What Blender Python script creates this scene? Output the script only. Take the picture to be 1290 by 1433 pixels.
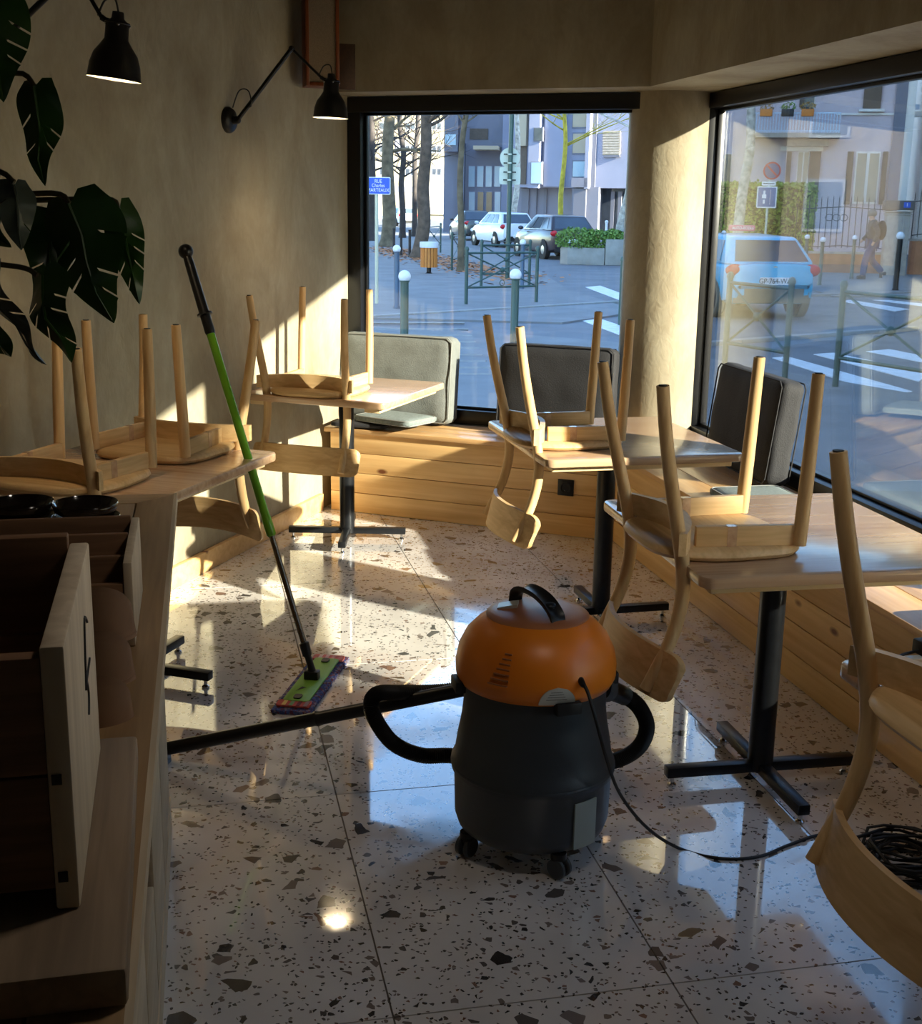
import bpy, bmesh, math, random
from mathutils import Vector, Matrix, Quaternion, noise
from mathutils.geometry import tessellate_polygon
random.seed(7)
PI = math.pi
for o in list(bpy.data.objects): bpy.data.objects.remove(o)
SC = bpy.context.scene
COL = SC.collection
V = Vector

# ------------------------------------------------------------------ camera
W_, H_, F_ = 1290, 1433, 1750.1
PITCH, ROLL, HCAM = 0.241209, -0.0160287, 1.60
cp, sp = math.cos(PITCH), math.sin(PITCH)
_r = V((1, 0, 0)); FWD = V((0, cp, -sp)); _d = V((0, -sp, -cp))
c_, s_ = math.cos(ROLL), math.sin(ROLL)
RIGHT = c_ * _r + s_ * _d
DOWN = -s_ * _r + c_ * _d
EYE = V((0, 0, HCAM))
cam = bpy.data.cameras.new('camera'); camo = bpy.data.objects.new('camera', cam); COL.objects.link(camo)
cam.sensor_fit = 'HORIZONTAL'; cam.sensor_width = 36; cam.lens = 36 * F_ / W_; cam.clip_start = .02; cam.clip_end = 900
camo.matrix_world = Matrix(((RIGHT.x, -DOWN.x, -FWD.x, EYE.x), (RIGHT.y, -DOWN.y, -FWD.y, EYE.y), (RIGHT.z, -DOWN.z, -FWD.z, EYE.z), (0, 0, 0, 1)))
SC.camera = camo

# ------------------------------------------------------------------ sky, sun, exposure
SUN_AZ, SUN_EL = math.radians(-57.5), math.radians(19.2)          # direction the light travels
w = bpy.data.worlds.new('sky'); SC.world = w; w.use_nodes = True
nt = w.node_tree; bg = nt.nodes['Background']
sky = nt.nodes.new('ShaderNodeTexSky'); sky.sky_type = 'NISHITA'; sky.sun_disc = False
sky.sun_elevation = SUN_EL; sky.sun_rotation = SUN_AZ + PI
sky.air_density = 1.0; sky.dust_density = .15; sky.ozone_density = 3.0
nt.links.new(sky.outputs[0], bg.inputs[0]); bg.inputs[1].default_value = 0.30
sd = bpy.data.lights.new('sun', 'SUN'); sd.energy = 12.8; sd.angle = math.radians(.7); sd.color = (1, .89, .70)
so = bpy.data.objects.new('sun', sd); COL.objects.link(so)
sdir = V((math.sin(SUN_AZ) * math.cos(SUN_EL), math.cos(SUN_AZ) * math.cos(SUN_EL), -math.sin(SUN_EL)))
so.rotation_euler = sdir.to_track_quat('-Z', 'Y').to_euler(); so.location = -sdir * 60
SC.view_settings.view_transform = 'Standard'; SC.view_settings.look = 'None'
SC.view_settings.gamma = 1; SC.view_settings.use_curve_mapping = False
SC.view_settings.exposure = 1.9

# ------------------------------------------------------------------ pixel to place
def ray(x, y): return RIGHT * (x - W_ / 2) + DOWN * (y - H_ / 2) + FWD * F_
def onz(x, y, z=0.0):
    d = ray(x, y); return EYE + d * ((z - HCAM) / d.z)
def ony(x, y, Y):
    d = ray(x, y); return EYE + d * (Y / d.y)
def onpl(x, y, P, n):
    d = ray(x, y); return EYE + d * ((P - EYE).dot(n) / d.dot(n))

# ------------------------------------------------------------------ mesh helpers
def frame_from(d):
    d = d.normalized(); a = V((0, 0, 1)) if abs(d.z) < .95 else V((1, 0, 0))
    u = d.cross(a).normalized(); return u, d.cross(u).normalized()
class MB:
    def __init__(s): s.v = []; s.f = []
    def add(s, vs, fs):
        o = len(s.v); s.v += [tuple(v) for v in vs]; s.f += [[i + o for i in f] for f in fs]; return s
    def box(s, c, d, R=None):
        c = V(c); vs = []
        for x in (-.5, .5):
            for y in (-.5, .5):
                for z in (-.5, .5):
                    p = V((x * d[0], y * d[1], z * d[2])); vs.append(c + (R @ p if R else p))
        return s.add(vs, [(0, 1, 3, 2), (4, 6, 7, 5), (0, 4, 5, 1), (2, 3, 7, 6), (0, 2, 6, 4), (1, 5, 7, 3)])
    def prism(s, poly, z0, z1):
        n = len(poly)
        vs = [(p[0], p[1], z0) for p in poly] + [(p[0], p[1], z1) for p in poly]
        return s.add(vs, [list(range(n))[::-1], list(range(n, 2 * n))] + [(i, (i + 1) % n, n + (i + 1) % n, n + i) for i in range(n)])
    def bar(s, a, b, w_, h_):
        a = V(a); b = V(b); d = b - a; u, v = frame_from(d)
        if abs(d.normalized().z) < .95: u, v = v, u     # u roughly up
        vs = [p + u * i * h_ / 2 + v * j * w_ / 2 for p in (a, b) for i, j in ((-1, -1), (1, -1), (1, 1), (-1, 1))]
        return s.add(vs, [(0, 3, 2, 1), (4, 5, 6, 7), (0, 1, 5, 4), (1, 2, 6, 5), (2, 3, 7, 6), (3, 0, 4, 7)])
    def tube(s, pts, r, n=10, cap=True, sq=1.0):
        pts = [V(p) for p in pts]; m = len(pts)
        rr = r if isinstance(r, (list, tuple)) else [r] * m
        vs = []; u = None
        for i, p in enumerate(pts):
            d = (pts[min(i + 1, m - 1)] - pts[max(i - 1, 0)])
            d = d.normalized() if d.length > 1e-9 else V((0, 0, 1))
            if u is None: u, v = frame_from(d)
            else:
                u = (u - d * u.dot(d)); u = u.normalized() if u.length > 1e-6 else frame_from(d)[0]
                v = d.cross(u)
            for k in range(n):
                a = 2 * PI * k / n; vs.append(p + u * math.cos(a) * rr[i] + v * math.sin(a) * rr[i] * sq)
        fs = [(i * n + k, i * n + (k + 1) % n, (i + 1) * n + (k + 1) % n, (i + 1) * n + k) for i in range(m - 1) for k in range(n)]
        if cap: fs += [list(range(n))[::-1], list(range((m - 1) * n, m * n))]
        return s.add(vs, fs)
    def lathe(s, prof, n=24, c=(0, 0, 0), R=None, cap=True):
        vs = []; c = V(c)
        for r, z in prof:
            for k in range(n):
                a = 2 * PI * k / n; p = V((r * math.cos(a), r * math.sin(a), z)); vs.append(c + (R @ p if R else p))
        m = len(prof)
        fs = [(i * n + k, i * n + (k + 1) % n, (i + 1) * n + (k + 1) % n, (i + 1) * n + k) for i in range(m - 1) for k in range(n)]
        if cap: fs += [list(range(n))[::-1], list(range((m - 1) * n, m * n))]
        return s.add(vs, fs)
    def grid(s, fn, nu, nv, flip=False):
        vs = [fn(i / nu, j / nv) for i in range(nu + 1) for j in range(nv + 1)]
        fs = []
        for i in range(nu):
            for j in range(nv):
                a = i * (nv + 1) + j; q = (a, a + nv + 1, a + nv + 2, a + 1); fs.append(q[::-1] if flip else q)
        return s.add(vs, fs)
    def slab(s, fn, nu, nv):
        """closed sheet: fn(u,v,side) with side 0/1"""
        n0 = len(s.v); s.grid(lambda u, v: fn(u, v, 0), nu, nv, True); s.grid(lambda u, v: fn(u, v, 1), nu, nv)
        N = (nu + 1) * (nv + 1); I = lambda i, j, k: n0 + k * N + i * (nv + 1) + j
        for i in range(nu):
            s.f.append([I(i, 0, 0), I(i + 1, 0, 0), I(i + 1, 0, 1), I(i, 0, 1)]); s.f.append([I(i, nv, 1), I(i + 1, nv, 1), I(i + 1, nv, 0), I(i, nv, 0)])
        for j in range(nv):
            s.f.append([I(0, j, 1), I(0, j + 1, 1), I(0, j + 1, 0), I(0, j, 0)]); s.f.append([I(nu, j, 0), I(nu, j + 1, 0), I(nu, j + 1, 1), I(nu, j, 1)])
        return s
    def sphere(s, c, r, n=12, m=8, sc=(1, 1, 1)):
        c = V(c)
        prof = [(max(math.sin(PI * i / m), .001) * r, -math.cos(PI * i / m) * r) for i in range(m + 1)]
        return s.lathe(prof, n, c, Matrix.Diagonal(sc))
    def mesh(s, name, bevel=0, smooth=35, fix=True):
        me = bpy.data.meshes.new(name); me.from_pydata(s.v, [], s.f)
        if fix or bevel:
            bm = bmesh.new(); bm.from_mesh(me)
            if bevel:
                es = [e for e in bm.edges if len(e.link_faces) == 2 and e.calc_face_angle(0) > .6]
                bmesh.ops.bevel(bm, geom=es, offset=bevel, segments=2, affect='EDGES', profile=.5)
            bmesh.ops.recalc_face_normals(bm, faces=bm.faces); bm.to_mesh(me); bm.free()
        if smooth:
            for p in me.polygons: p.use_smooth = True
            me.set_sharp_from_angle(angle=math.radians(smooth))
        me.update(); return me
    def build(s, name, mat, parent=None, bevel=0, smooth=35, fix=True):
        return put(name, s.mesh(name, bevel, smooth, fix), mat, parent)
def put(name, me, mat, parent=None):
    ob = bpy.data.objects.new(name, me); COL.objects.link(ob)
    if mat is not None and not me.materials: me.materials.append(mat)
    if parent: ob.parent = parent
    return ob
def tag(o, label, cat, group=None, kind=None):
    o['label'] = label
    if cat: o['category'] = cat
    if group: o['group'] = group
    if kind: o['kind'] = kind
    return o
def struct(o, label=None):
    o['kind'] = 'structure'
    if label: o['label'] = label
    return o
def thing(name, label, cat, loc=(0, 0, 0), rz=0, group=None):
    o = bpy.data.objects.new(name, None); COL.objects.link(o); o.empty_display_size = .1
    o.location = loc; o.rotation_euler = (0, 0, rz); return tag(o, label, cat, group)
def copy_tree(o, parent=None):
    c = o.copy(); COL.objects.link(c); c.parent = parent
    for ch in list(o.children): copy_tree(ch, c)
    return c
def text(name, s, size, mat, parent, loc, rot, ext=.0015, sx=1):
    cu = bpy.data.curves.new(name, 'FONT'); cu.body = s; cu.size = size; cu.align_x = 'CENTER'; cu.align_y = 'CENTER'; cu.extrude = ext
    t = bpy.data.objects.new(name, cu); me = bpy.data.meshes.new_from_object(t); bpy.data.objects.remove(t)
    ob = put(name, me, mat, parent); ob.location = loc; ob.rotation_euler = rot; ob.scale = (sx, 1, 1); return ob
def smooth_path(pts, k=6):
    pts = [V(p) for p in pts]; out = []
    for i in range(len(pts) - 1):
        p0 = pts[max(i - 1, 0)]; p1 = pts[i]; p2 = pts[i + 1]; p3 = pts[min(i + 2, len(pts) - 1)]
        for j in range(k):
            t = j / k
            out.append(.5 * ((2 * p1) + (p2 - p0) * t + (2 * p0 - 5 * p1 + 4 * p2 - p3) * t * t + (3 * p1 - p0 - 3 * p2 + p3) * t ** 3))
    return out + [pts[-1]]

# ------------------------------------------------------------------ materials
def hexl(*c): return tuple((x / 255 / 12.92 if x / 255 <= .04045 else ((x / 255 + .055) / 1.055) ** 2.4) for x in c)
def N(nt, t, **kw):
    n = nt.nodes.new(t)
    for k, v_ in kw.items(): setattr(n, k, v_)
    return n
def base(name):
    m = bpy.data.materials.new(name); m.use_nodes = True; return m, m.node_tree, m.node_tree.nodes['Principled BSDF']
def coords(nt, scale=(1, 1, 1), kind='Object', rot=(0, 0, 0)):
    tc = N(nt, 'ShaderNodeTexCoord'); mp = N(nt, 'ShaderNodeMapping'); mp.inputs['Scale'].default_value = scale; mp.inputs['Rotation'].default_value = rot
    nt.links.new(tc.outputs[kind], mp.inputs[0]); return mp.outputs[0]
def ramp(nt, fac, stops, const=False):
    r = N(nt, 'ShaderNodeValToRGB'); nt.links.new(fac, r.inputs[0]); el = r.color_ramp.elements
    if const: r.color_ramp.interpolation = 'CONSTANT'
    while len(el) < len(stops): el.new(.5)
    for e, (p, c) in zip(el, stops): e.position = p; e.color = (*c, 1) if len(c) == 3 else c
    return r.outputs[0]
def mat(name, col, rough=.5, metal=0, var=0, scale=8, bump=0, bscale=None, kind='Object', emit=0, spec=.5, coat=0):
    m, nt, b = base(name); b.inputs['Roughness'].default_value = rough; b.inputs['Metallic'].default_value = metal
    b.inputs['Base Color'].default_value = (*col, 1); b.inputs['Specular IOR Level'].default_value = spec; b.inputs['Coat Weight'].default_value = coat
    if var or bump:
        c = coords(nt, kind=kind); n = N(nt, 'ShaderNodeTexNoise'); n.inputs['Scale'].default_value = scale; n.inputs['Detail'].default_value = 5
        nt.links.new(c, n.inputs[0])
        if var:
            lo = tuple(max(x * (1 - var), 0) for x in col); hi = tuple(min(x * (1 + var), 1) for x in col)
            nt.links.new(ramp(nt, n.outputs[0], [(.3, lo), (.7, hi)]), b.inputs['Base Color'])
        if bump:
            n2 = n
            if bscale: n2 = N(nt, 'ShaderNodeTexNoise'); n2.inputs['Scale'].default_value = bscale; n2.inputs['Detail'].default_value = 6; nt.links.new(c, n2.inputs[0])
            bp = N(nt, 'ShaderNodeBump'); bp.inputs['Strength'].default_value = bump; bp.inputs['Distance'].default_value = .01
            nt.links.new(n2.outputs[0], bp.inputs['Height']); nt.links.new(bp.outputs[0], b.inputs['Normal'])
    if emit: b.inputs['Emission Color'].default_value = (*col, 1); b.inputs['Emission Strength'].default_value = emit
    return m
def wood(name, c1, c2, axis=2, rough=.45, fine=60, long_=3, knots=False, cdark=None):
    m, nt, b = base(name); b.inputs['Roughness'].default_value = rough; b.inputs['Specular IOR Level'].default_value = .4
    sc = [fine] * 3; sc[axis] = long_
    c = coords(nt, sc); n = N(nt, 'ShaderNodeTexNoise'); n.inputs['Scale'].default_value = 1; n.inputs['Detail'].default_value = 4; n.inputs['Distortion'].default_value = .6
    nt.links.new(c, n.inputs[0])
    sc2 = [9] * 3; sc2[axis] = .9
    n2 = N(nt, 'ShaderNodeTexNoise'); n2.inputs['Scale'].default_value = 1; n2.inputs['Detail'].default_value = 3; nt.links.new(coords(nt, sc2), n2.inputs[0])
    oi = N(nt, 'ShaderNodeObjectInfo')
    mx = N(nt, 'ShaderNodeMix', data_type='FLOAT'); mx.inputs[0].default_value = .5
    nt.links.new(n.outputs[0], mx.inputs[2]); nt.links.new(n2.outputs[0], mx.inputs[3])
    col = ramp(nt, mx.outputs[0], [(.34, c2), (.62, c1)])
    if knots:
        vo = N(nt, 'ShaderNodeTexVoronoi'); vo.inputs['Scale'].default_value = 1; k = [7, 7, 7]; k[axis] = 3.2
        ad = N(nt, 'ShaderNodeVectorMath', operation='ADD'); nt.links.new(coords(nt, k), ad.inputs[0]); nt.links.new(oi.outputs['Random'], ad.inputs[1])
        nt.links.new(ad.outputs[0], vo.inputs[0])
        mask = ramp(nt, vo.outputs['Distance'], [(.06, (1, 1, 1)), (.12, (0, 0, 0))])
        mc = N(nt, 'ShaderNodeMix', data_type='RGBA'); nt.links.new(mask, mc.inputs[0]); nt.links.new(col, mc.inputs[6]); mc.inputs[7].default_value = (*(cdark or c2), 1); col = mc.outputs[2]
    hs = N(nt, 'ShaderNodeHueSaturation'); mr = N(nt, 'ShaderNodeMapRange'); mr.inputs[3].default_value = .86; mr.inputs[4].default_value = 1.1
    nt.links.new(oi.outputs['Random'], mr.inputs[0]); nt.links.new(mr.outputs[0], hs.inputs['Value']); nt.links.new(col, hs.inputs['Color'])
    nt.links.new(hs.outputs[0], b.inputs['Base Color'])
    bp = N(nt, 'ShaderNodeBump'); bp.inputs['Strength'].default_value = .12; bp.inputs['Distance'].default_value = .003
    nt.links.new(n.outputs[0], bp.inputs['Height']); nt.links.new(bp.outputs[0], b.inputs['Normal'])
    return m
MT = {}
ASH1, ASH2 = hexl(222, 188, 138), hexl(188, 150, 100)
MT['ash_z'] = wood('ash_lengthwise', ASH1, ASH2, 2); MT['ash_x'] = wood('ash_crosswise', ASH1, ASH2, 0); MT['ash_y'] = wood('ash_deep', ASH1, ASH2, 1)
MT['top_x'] = wood('tabletop_wood', hexl(212, 178, 144), hexl(172, 132, 100), 0, .24, 45, 2)
MT['top_x'].node_tree.nodes['Principled BSDF'].inputs['Coat Weight'].default_value = .5; MT['top_x'].node_tree.nodes['Principled BSDF'].inputs['Coat Roughness'].default_value = .12
MT['pale'] = wood('pale_batten', hexl(235, 212, 168), hexl(215, 185, 135), 0, .5)
MT['pine_x'] = wood('pine_board', hexl(236, 198, 140), hexl(212, 166, 106), 0, .42, 40, 2, True, hexl(120, 66, 30))
MT['pine_top'] = wood('pine_seat', hexl(226, 184, 130), hexl(194, 148, 98), 0, .3, 40, 2)
MT['oak_y'] = wood('counter_oak', hexl(176, 142, 100), hexl(140, 108, 74), 1, .5, 70, 3)
MT['oak_x'] = wood('counter_oak_cross', hexl(176, 142, 100), hexl(140, 108, 74), 0, .5, 70, 3)
MT['oak_edge'] = wood('plywood_edge', hexl(214, 196, 168), hexl(184, 164, 136), 1, .6)
MT['walnut'] = wood('dark_stained_wood', hexl(78, 52, 34), hexl(52, 34, 22), 1, .55, 60, 4)
MT['crate_dark'] = wood('crate_board', hexl(136, 98, 68), hexl(100, 70, 46), 0, .6, 60, 4)
MT['crate_pale'] = wood('crate_end', hexl(216, 198, 172), hexl(186, 166, 140), 2, .6, 40, 3)
MT['board'] = wood('worn_board', hexl(150, 126, 100), hexl(116, 95, 73), 1, .6, 50, 3)
MT['kraft'] = wood('kraft_veneer', hexl(150, 114, 88), hexl(122, 92, 70), 0, .6, 20, 3)
MT['black'] = mat('black_metal', hexl(22, 22, 24), .38, .3)
MT['iron'] = mat('charcoal_steel', hexl(38, 40, 44), .34, .6, .15, 30)
MT['frame'] = mat('black_window_frame', hexl(20, 21, 24), .35, .2)
MT['rubber'] = mat('black_rubber', hexl(18, 18, 19), .55)
MT['chrome'] = mat('bright_steel', (.6, .6, .6), .2, 1)
MT['drum'] = mat('grey_plastic', hexl(50, 54, 58), .42, 0, .12, 6, .05, 60)
MT['orange'] = mat('orange_plastic', hexl(226, 122, 22), .38, 0, .08, 5)
MT['sheen_slit'] = mat('lid_sheen_and_slit_brown', hexl(160, 98, 60), .4)  # brown of the painted lid-top sheen and of the vent slits
MT['white'] = mat('white_plastic', (.75, .75, .72), .4)
MT['lightgrey'] = mat('grey_patch', hexl(150, 158, 152), .5)
MT['label'] = mat('silver_label', hexl(190, 188, 180), .35, .2)
MT['ink'] = mat('ink', hexl(25, 25, 28), .6)
MT['green'] = mat('green_enamel', hexl(96, 150, 36), .25, .1, .06, 10)
MT['steel'] = mat('pole_steel', hexl(130, 120, 108), .22, 1)
MT['mopgreen'] = mat('green_plate', hexl(120, 170, 60), .5, 0, .1, 10)
MT['glaze'] = mat('dark_glaze', hexl(30, 22, 19), .12, 0, .3, 12, coat=.6)
MT['unglazed'] = mat('grey_glaze_spot', hexl(86, 80, 74), .4)
MT['cush'] = mat('grey_fabric', hexl(106, 110, 108), .85, 0, .1, 25, .25, 180)
MT['cushdark'] = mat('charcoal_fabric', hexl(30, 30, 34), .8, 0, .1, 25, .25, 180)
MT['pad'] = mat('blue_grey_fabric', hexl(112, 122, 122), .9, 0, .2, 90, .35, 260)
MT['piping'] = mat('piping', hexl(128, 130, 128), .8)
MT['leaf'] = mat('monstera_leaf', hexl(40, 72, 24), .32, 0, .3, 9)
MT['leaf2'] = mat('monstera_leaf_grey', hexl(84, 94, 88), .35, 0, .2, 9)
MT['stem'] = mat('monstera_stem', hexl(52, 46, 24), .5)
MT['pot'] = mat('clay_pot', hexl(120, 84, 62), .7, 0, .1, 10)
MT['spkwood'] = wood('speaker_wood', hexl(120, 62, 30), hexl(84, 40, 20), 2, .35)
MT['spkcloth'] = mat('speaker_cloth', hexl(128, 112, 92), .95, 0, .15, 300, .3, 500)
MT['bulb'] = mat('lit_bulb', (1, .82, .55), .5, emit=14)
def plaster():
    m, nt, b = base('trowelled_plaster'); b.inputs['Roughness'].default_value = .62; b.inputs['Specular IOR Level'].default_value = .35
    c = coords(nt, (1, 1, .55), 'Object')
    n1 = N(nt, 'ShaderNodeTexNoise'); n1.inputs['Scale'].default_value = 2.4; n1.inputs['Detail'].default_value = 6; n1.inputs['Roughness'].default_value = .62; n1.inputs['Distortion'].default_value = .5
    n2 = N(nt, 'ShaderNodeTexNoise'); n2.inputs['Scale'].default_value = 26; n2.inputs['Detail'].default_value = 6; n2.inputs['Distortion'].default_value = 1.2
    nt.links.new(c, n1.inputs[0]); nt.links.new(c, n2.inputs[0])
    col = ramp(nt, n1.outputs[0], [(.3, hexl(130, 117, 95)), (.5, hexl(152, 143, 122)), (.7, hexl(170, 163, 143))])
    c2 = ramp(nt, n2.outputs[0], [(.3, (.86, .86, .86)), (.7, (1.0, 1.0, 1.0))])
    mx = N(nt, 'ShaderNodeMix', data_type='RGBA', blend_type='MULTIPLY'); mx.inputs[0].default_value = .8
    nt.links.new(col, mx.inputs[6]); nt.links.new(c2, mx.inputs[7]); nt.links.new(mx.outputs[2], b.inputs['Base Color'])
    bp = N(nt, 'ShaderNodeBump'); bp.inputs['Strength'].default_value = .35; bp.inputs['Distance'].default_value = .006
    nt.links.new(n2.outputs[0], bp.inputs['Height']); nt.links.new(bp.outputs[0], b.inputs['Normal']); return m
MT['plaster'] = plaster()
def terrazzo():
    m, nt, b = base('terrazzo'); g = N(nt, 'ShaderNodeNewGeometry'); pos = g.outputs['Position']
    ndis = N(nt, 'ShaderNodeTexNoise'); ndis.inputs['Scale'].default_value = 22; nt.links.new(pos, ndis.inputs[0])
    mp = N(nt, 'ShaderNodeVectorMath', operation='SCALE'); mp.inputs['Scale'].default_value = .02; nt.links.new(ndis.outputs['Color'], mp.inputs[0])
    ad = N(nt, 'ShaderNodeVectorMath', operation='ADD'); nt.links.new(pos, ad.inputs[0]); nt.links.new(mp.outputs[0], ad.inputs[1])
    nb = N(nt, 'ShaderNodeTexNoise'); nb.inputs['Scale'].default_value = 3; nb.inputs['Detail'].default_value = 5; nt.links.new(pos, nb.inputs[0])
    col = ramp(nt, nb.outputs[0], [(.3, hexl(200, 194, 191)), (.7, hexl(224, 219, 216))])
    def chips(scale, frac, gap, off, stops, col):
        v1 = N(nt, 'ShaderNodeTexVoronoi', voronoi_dimensions='2D'); v1.inputs['Scale'].default_value = scale
        v2 = N(nt, 'ShaderNodeTexVoronoi', voronoi_dimensions='2D', feature='DISTANCE_TO_EDGE'); v2.inputs['Scale'].default_value = scale
        o2 = N(nt, 'ShaderNodeVectorMath', operation='ADD'); o2.inputs[1].default_value = (off, off * .7, 0); nt.links.new(ad.outputs[0], o2.inputs[0])
        nt.links.new(o2.outputs[0], v1.inputs[0]); nt.links.new(o2.outputs[0], v2.inputs[0])
        se = N(nt, 'ShaderNodeSeparateColor'); nt.links.new(v1.outputs['Color'], se.inputs[0])
        a = N(nt, 'ShaderNodeMath', operation='LESS_THAN'); a.inputs[1].default_value = frac; nt.links.new(se.outputs[0], a.inputs[0])
        e = N(nt, 'ShaderNodeMath', operation='GREATER_THAN'); e.inputs[1].default_value = gap; nt.links.new(v2.outputs['Distance'], e.inputs[0])
        mu = N(nt, 'ShaderNodeMath', operation='MULTIPLY'); nt.links.new(a.outputs[0], mu.inputs[0]); nt.links.new(e.outputs[0], mu.inputs[1])
        cc = ramp(nt, se.outputs[1], stops, True)
        mx = N(nt, 'ShaderNodeMix', data_type='RGBA'); nt.links.new(mu.outputs[0], mx.inputs[0]); nt.links.new(col, mx.inputs[6]); nt.links.new(cc, mx.inputs[7]); return mx.outputs[2]
    dk = [(0, hexl(70, 66, 66)), (.35, hexl(92, 86, 84)), (.6, hexl(122, 110, 104)), (.82, hexl(132, 104, 90)), (.93, hexl(58, 54, 54))]
    col = chips(120, .13, .14, 3.1, dk, col); col = chips(52, .075, .15, 7.7, dk, col); col = chips(20, .06, .15, 1.3, dk, col)
    nt.links.new(col, b.inputs['Base Color'])
    nr = N(nt, 'ShaderNodeTexNoise'); nr.inputs['Scale'].default_value = 1.3; nr.inputs['Detail'].default_value = 7; nr.inputs['Roughness'].default_value = .6; nt.links.new(pos, nr.inputs[0])
    rr = ramp(nt, nr.outputs[0], [(.44, (.015, .015, .015)), (.5, (.06, .06, .06)), (.6, (.15, .15, .15))]); nt.links.new(rr, b.inputs['Roughness'])
    b.inputs['IOR'].default_value = 1.6; b.inputs['Specular IOR Level'].default_value = .9
    nt.links.new(ramp(nt, nr.outputs[0], [(.48, (1, 1, 1)), (.58, (.2, .2, .2))]), b.inputs['Coat Weight']); b.inputs['Coat Roughness'].default_value = .025
    return m
MT['terrazzo'] = terrazzo()
MT['joint'] = mat('joint_grout', hexl(120, 112, 106), .7)
def glass(name, tint, refl):
    m = bpy.data.materials.new(name); m.use_nodes = True; nt = m.node_tree; nt.nodes.clear()
    out = N(nt, 'ShaderNodeOutputMaterial'); tr = N(nt, 'ShaderNodeBsdfTransparent'); tr.inputs[0].default_value = (*tint, 1)
    gl = N(nt, 'ShaderNodeBsdfGlossy'); gl.inputs['Roughness'].default_value = 0; mx = N(nt, 'ShaderNodeMixShader')
    lw = N(nt, 'ShaderNodeLayerWeight'); lw.inputs[0].default_value = .32; mr = N(nt, 'ShaderNodeMapRange'); mr.inputs[3].default_value = refl; mr.inputs[4].default_value = .55
    nt.links.new(lw.outputs['Fresnel'], mr.inputs[0]); nt.links.new(mr.outputs[0], mx.inputs[0])
    nt.links.new(tr.outputs[0], mx.inputs[1]); nt.links.new(gl.outputs[0], mx.inputs[2]); nt.links.new(mx.outputs[0], out.inputs[0]); return m
MT['pane'] = glass('window_glass', (.90, .93, .93), .015)

# ------------------------------------------------------------------ room axes (plan)
dR = V((-.2147, .9767, 0)); nR = V((.9767, .2147, 0))       # right window wall: along / outwards
dB = V((-.9320, .3625, 0)); nB = V((.3625, .9320, 0))       # back window wall: along (leftwards) / outwards
dL = V((.3135, .9496, 0)); nL = V((.9496, -.3135, 0))       # left wall: along / into the room
bR = V((1.151, 4.128, 0)); bB = V((.019, 6.236, 0)); wL = V((-1.134, 5.368, 0))
def basis(d): return Matrix(((d.x, -d.y, 0), (d.y, d.x, 0), (0, 0, 1)))
def inter(P, d, Q, e):
    den = d.x * e.y - d.y * e.x; t = ((Q.x - P.x) * e.y - (Q.y - P.y) * e.x) / den; return P + d * t
def RB(ob, orr): return inter(bB + nB * ob, dB, bR + nR * orr, dR)
def LB(ob, ol=0): return inter(bB + nB * ob, dB, wL + nL * ol, dL)
def Ra(s, o=0): return bR + nR * o + dR * s                  # point along the right bench front
OW, OB = .52, .41                                            # window planes behind the bench fronts
ZS, ZT = .45, 2.135
# floor
fl = MB().prism([(-3.9, -2.2), (3.9, -2.2), (3.0, 7.2), (-.9, 7.4), (-1.9, 6.0)], -.1, -.006).build('floor', MT['joint'], smooth=0)
struct(fl, 'glossy pale terrazzo floor laid in large slabs with thin joints')
J0 = V((-.335, 3.19, 0)); SW, SLn = .6, 1.0
sl = MB().box((0, 0, -.004), (SW - .004, SLn - .004, .008)).mesh('slab', smooth=0)
ang = math.atan2(-dR.x, dR.y)
for i in range(-7, 7):
    for j in range(-5, 5):
        c = J0 + nR * SW * (i + .5) + dR * SLn * (j + .5)
        if (c - wL).dot(nL) < -.45 or (c - bR).dot(nR) > .42 or (c - bB).dot(nB) > .45 or c.y < -1.7: continue
        o = put('slab', sl, MT['terrazzo'], fl); o.location = c; o.rotation_euler = (0, 0, ang)
# left wall, baseboard
R_L = basis(dL)
o = MB().box(wL - nL * .1 + dL * -2.8 + V((0, 0, 1.45)), (9.0, .2, 2.9), R_L).build('wall_left', MT['plaster'], smooth=0)
struct(o, 'trowelled beige plaster wall with cloudy patches behind the wall lamps')
o = MB().box(wL + nL * .0125 + dL * -2.95 + V((0, 0, .045)), (8.3, .025, .09), R_L).build('baseboard_left', MT['pine_x'], bevel=.003)
struct(o, 'pale wooden baseboard along the plaster wall')
# headers over the windows, soffit included
HB, HR = .13, .11
far = -6.2
p = [LB(HB, -.05), RB(HB, HR), RB(.62, .74), LB(.62, -.05)]
struct(MB().prism([(q.x, q.y) for q in p], ZT + .005, 2.9).build('wall_back', MT['plaster'], smooth=0), 'plaster header and soffit above the back window')
p = [RB(HB, HR), Ra(far, HR), Ra(far, .74), RB(.62, .74)]
struct(MB().prism([(q.x, q.y) for q in p], ZT + .005, 2.9).build('wall_right', MT['plaster'], smooth=0), 'plaster header and soffit above the side window')
# low walls under the glass
p = [LB(OB - .03, -.05), RB(OB - .03, OW - .03), RB(.62, .74), LB(.62, -.05)]
struct(MB().prism([(q.x, q.y) for q in p], -.3, ZS).build('trim_1', MT['plaster'], smooth=0), 'low plaster wall under the back window')
p = [RB(OB - .03, OW - .03), Ra(far, OW - .03), Ra(far, .74), RB(.62, .74)]
struct(MB().prism([(q.x, q.y) for q in p], -.3, ZS).build('trim_2', MT['plaster'], smooth=0), 'low plaster wall under the side window')
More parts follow.
